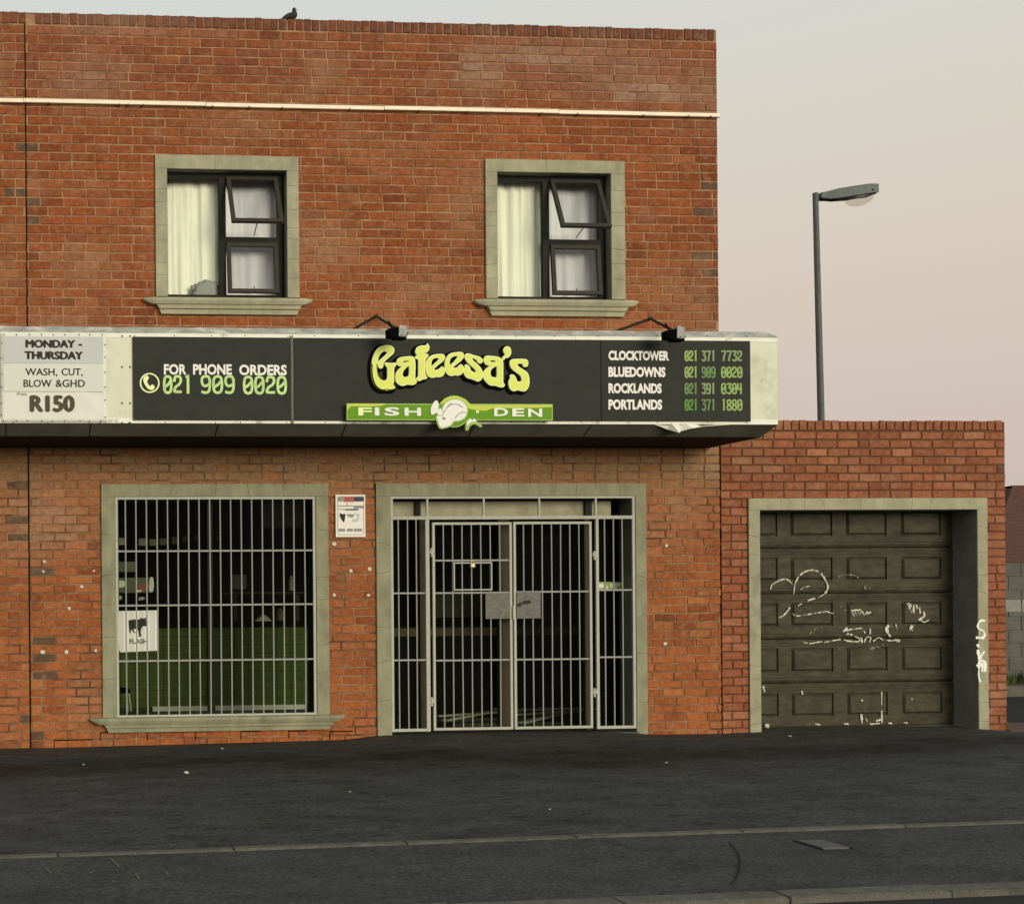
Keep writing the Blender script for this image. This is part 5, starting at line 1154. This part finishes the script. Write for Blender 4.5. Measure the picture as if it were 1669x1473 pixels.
for sgn in (-1, 1):
    b = MB(); bm = bmesh.new(); bmesh.ops.create_uvsphere(bm, u_segments=14, v_segments=10, radius=1); q = PX(620, 570)+Vector((0, 0, dzp))
    for v in bm.verts: v.co = Vector((q.x+v.co.x*.062+v.co.z*.012, YPg+sgn*.042+v.co.y*.014, q.z+v.co.z*.030+v.co.x*.018))
    b.bm(bm); b.build('wing', 'bird', pg, smooth=True)
    b = MB(); x = PX(700+sgn*25, 690).x; zz = PX(700, 650).z+dzp; b.tube([(x, YPg+sgn*.018, zz), (x, YPg+sgn*.018, zt_par+.004)], .004, 6); b.tube([(x-.012, YPg+sgn*.018, zt_par+.003), (x+.02, YPg+sgn*.018, zt_par+.003)], .003, 6); b.build('leg', 'pink', pg)
    b = MB(); q = PX(840, 295)+Vector((0, sgn*.027, dzp)); bm = bmesh.new(); bmesh.ops.create_icosphere(bm, subdivisions=1, radius=.004)
    for v in bm.verts: v.co += q
    b.bm(bm); b.build('eye', 'wood2', pg)

# ================================================================== BEHIND ON THE RIGHT: side street, block wall, house
GX = GX1
b = MB(); b.quad((GX-2, .36, -.02), (60, .36, -.02), (60, 4.3, -.03), (GX-2, 4.3, -.03)); struct(b.build('side_road', 'road', None, base=(GX, 2, 0)))
b = MB()
for i in range(44):
    for j in range(8):
        x = GX+.0+i*.21+(j % 2)*.1; y = -.05+j*.11; b.box(x+.004, x+.204, y+.004, y+.104, -.05, .012+random.uniform(-.002, .002)+base_z(x)*.9)
struct(b.build('paved_strip', 'paver', None))
YW_ = 5.2; zk = W(1655, 1131, 4.4).z
b = MB(); b.box(GX-2, 60, 4.3, 4.46, -.2, .12, .015); struct(b.build('far_kerb', 'concrete', None))
b = MB(); b.quad((GX-2, 4.46, .11), (60, 4.46, .11), (60, 60, .11), (GX-2, 60, .11)); struct(b.build('verge', 'earth', None, base=(GX, 10, .11)))
wt = W(1655, 917, YW_).z
bw = empty('block_wall', (18, YW_, .1), 'grey concrete block boundary wall across the side street', 'wall')
box('core', 'block', bw, GX-2, 40, YW_+.01, YW_+.19, .05, wt-.01)
b = MB(); z = .08; rw = 0
while z < wt-.02:
    h = min(.2, wt-z); x = GX-2-(.2 if rw % 2 else 0)
    while x < 30:
        b.box(x+.006, x+.394, YW_-.005-random.uniform(0, .004), YW_+.009, z+.006, z+h-.006); x += .4
    z += .2; rw += 1
b.build('blocks', 'block', bw)
zz = W(1655, 987, YW_).z; b = MB()
for k in range(60): x = GX-2+.4*k; b.box(x+.008, x+.39, YW_-.014, YW_-.0095, zz-.09, zz+.09, .002)
b.build('pale_course', 'blockpale', bw)
# weeds at the wall foot
b = MB(); random.seed(5)
for k in range(2600):
    x = random.uniform(GX-.6, GX+6); y = random.uniform(4.75, 5.15); h = random.uniform(.05, .22)*(.5+abs(mnoise.noise(Vector((x*1.6, 0, 0))))*1.6); a = random.uniform(0, math.tau); wv = random.uniform(.008, .02); lean = random.uniform(-.08, .08)
    dx, dy = math.cos(a)*wv, math.sin(a)*wv; i = len(b.v)
    b.v += [Vector((x-dx, y-dy, .1)), Vector((x+dx, y+dy, .1)), Vector((x+lean, y+lean*.5, .1+h))]; b.f.append((i, i+1, i+2))
tag(b.build('weeds', 'weed', None), 'low green weeds along the foot of the block wall', 'weeds', kind='stuff')
# house with hipped tiled roof
YH = 15.0; hz0 = 1.93; hx0 = W(1638, 803, YH+4).x-4.0; hx1 = hx0+20
hs_ = empty('house', (hx0+10, YH+6, 0), 'low house with brown-red tiled hip roof behind the block wall', 'house')
b = MB(); b.box(hx0+.5, hx1-.5, YH+.5, YH+11.5, 0, hz0+.1); b.build('wall', 'house', hs_)
box('window', 'winframe', hs_, hx0+3, hx0+5, YH+.44, YH+.5, 1.0, 1.9)
run = 6.0; rh = hz0+2.52
b = MB(); nrow = 24
def roofline(t): return (hx0+run*t, hx1-run*t, YH+run*t, YH+12.0-run*t, hz0+(rh-hz0)*t)
for k in range(nrow):
    t0, t1 = k/nrow, (k+1)/nrow; A = roofline(t0); B = roofline(t1); up = .055
    lo = [Vector((A[0], A[2], A[4]+up)), Vector((A[1], A[2], A[4]+up)), Vector((A[1], A[3], A[4]+up)), Vector((A[0], A[3], A[4]+up))]
    hi = [Vector((B[0], B[2], B[4])), Vector((B[1], B[2], B[4])), Vector((B[1], B[3], B[4])), Vector((B[0], B[3], B[4]))]
    ba = [v-Vector((0, 0, up+.004)) for v in lo]
    for q in range(4):
        if (hi[q]-hi[(q+1) % 4]).length < 1e-6: continue
        b.quad(lo[q], lo[(q+1) % 4], hi[(q+1) % 4], hi[q]); b.quad(ba[q], ba[(q+1) % 4], lo[(q+1) % 4], lo[q])
b.build('roof', 'roof', hs_)

# ================================================================== SMALL THINGS ON THE GROUND
pc = on_ground(1340, 1376.5)
cpts = [on_ground(1300, 1370), on_ground(1347, 1370.5), on_ground(1384, 1383), on_ground(1336, 1383.5)]
b = MB(); i = 0
x0_ = (cpts[0].x+cpts[3].x)/2; x1_ = (cpts[1].x+cpts[2].x)/2; y0_ = (cpts[2].y+cpts[3].y)/2; y1_ = (cpts[0].y+cpts[1].y)/2; zc = max(gz(x0_, y0_), gz(x1_, y1_))
mc = empty('meter_cover', ((x0_+x1_)/2, (y0_+y1_)/2, zc), 'small square metal meter cover set in the pavement near the right', 'cover')
box('lid', 'coverm', mc, x0_, x1_, y0_, y1_, zc-.05, zc+.008, .004)
b = MB(); b.box(x0_-.014, x0_-.003, y0_-.02, y1_+.02, zc-.05, zc+.004); b.box(x1_+.003, x1_+.014, y0_-.02, y1_+.02, zc-.05, zc+.004); b.build('rim', 'tarline', mc)
random.seed(11)
for k, (px, py, s_) in enumerate(((304, 1260, .022), (136, 1246, .012), (362, 1220, .014), (570, 1290, .009), (1287, 1200, .018), (1086, 1243, .012), (896, 1319, .009))):
    p = on_ground(px, py); bm = bmesh.new(); bmesh.ops.create_icosphere(bm, subdivisions=2, radius=1); b = MB()
    for v in bm.verts: n_ = 1+.5*mnoise.noise(v.co*1.3+Vector((k*3, 0, 0))); v.co = Vector((p.x+v.co.x*s_*n_, p.y+v.co.y*s_*n_, p.z+s_*.35+v.co.z*s_*.5*n_))
    b.bm(bm); lab = ('crumpled white litter scrap on the forecourt below the barred shop window', 'tiny grey scrap on the asphalt at the left, below the expansion joint', 'grey scrap on the asphalt close under the shop window sill', 'tiny grey scrap on the asphalt between shop window and entrance', 'grey scrap on the asphalt just in front of the garage door', 'tiny grey scrap on the asphalt between the entrance and the garage', 'tiny grey scrap on the open asphalt, nearest the pavement edging')[k]
    tag(b.build('litter', 'litter' if k == 0 else 'scrap', None), lab, 'litter', 'litter scraps on the asphalt')
# thin pale scuffs and a cracked curve in the asphalt, as shallow marks
b = MB()
def gribbon(b, pts, wd, dz):
    P = [on_ground(a, c) for a, c in pts]; P = [Vector((x, y)) for x, y in smooth_line([(p.x, p.y) for p in P], 5)]
    i = len(b.v); n_ = len(P)
    for k, p in enumerate(P):
        d = (P[min(k+1, n_-1)]-P[max(k-1, 0)]).normalized(); nn = Vector((-d.y, d.x))*wd/2*(.4+.6*math.sin(math.pi*(k+.5)/n_)); 
        for q in (p+nn, p-nn): b.v.append(Vector((q.x, q.y, gz(q.x, q.y)+dz)))
    for k in range(n_-1): b.f.append((i+2*k, i+2*k+1, i+2*k+3, i+2*k+2))
gribbon(b, [(1188, 1371), (1202, 1390), (1205, 1410), (1200, 1430), (1190, 1442)], .011, .0035)
struct(b.build('asphalt_crack', 'tarline', None))
b = MB()
for pts in (((180, 1398), (195, 1414)), ((145, 1424), (155, 1418)), ((220, 1423), (228, 1434)), ((270, 1420), (276, 1430)), ((330, 1362), (352, 1361)), ((400, 1342), (470, 1340)), ((490, 1307), (515, 1308)), ((75, 1413), (84, 1425))):
    gribbon(b, pts, .016, .0037)
struct(b.build('asphalt_scuffs', 'concrete', None))
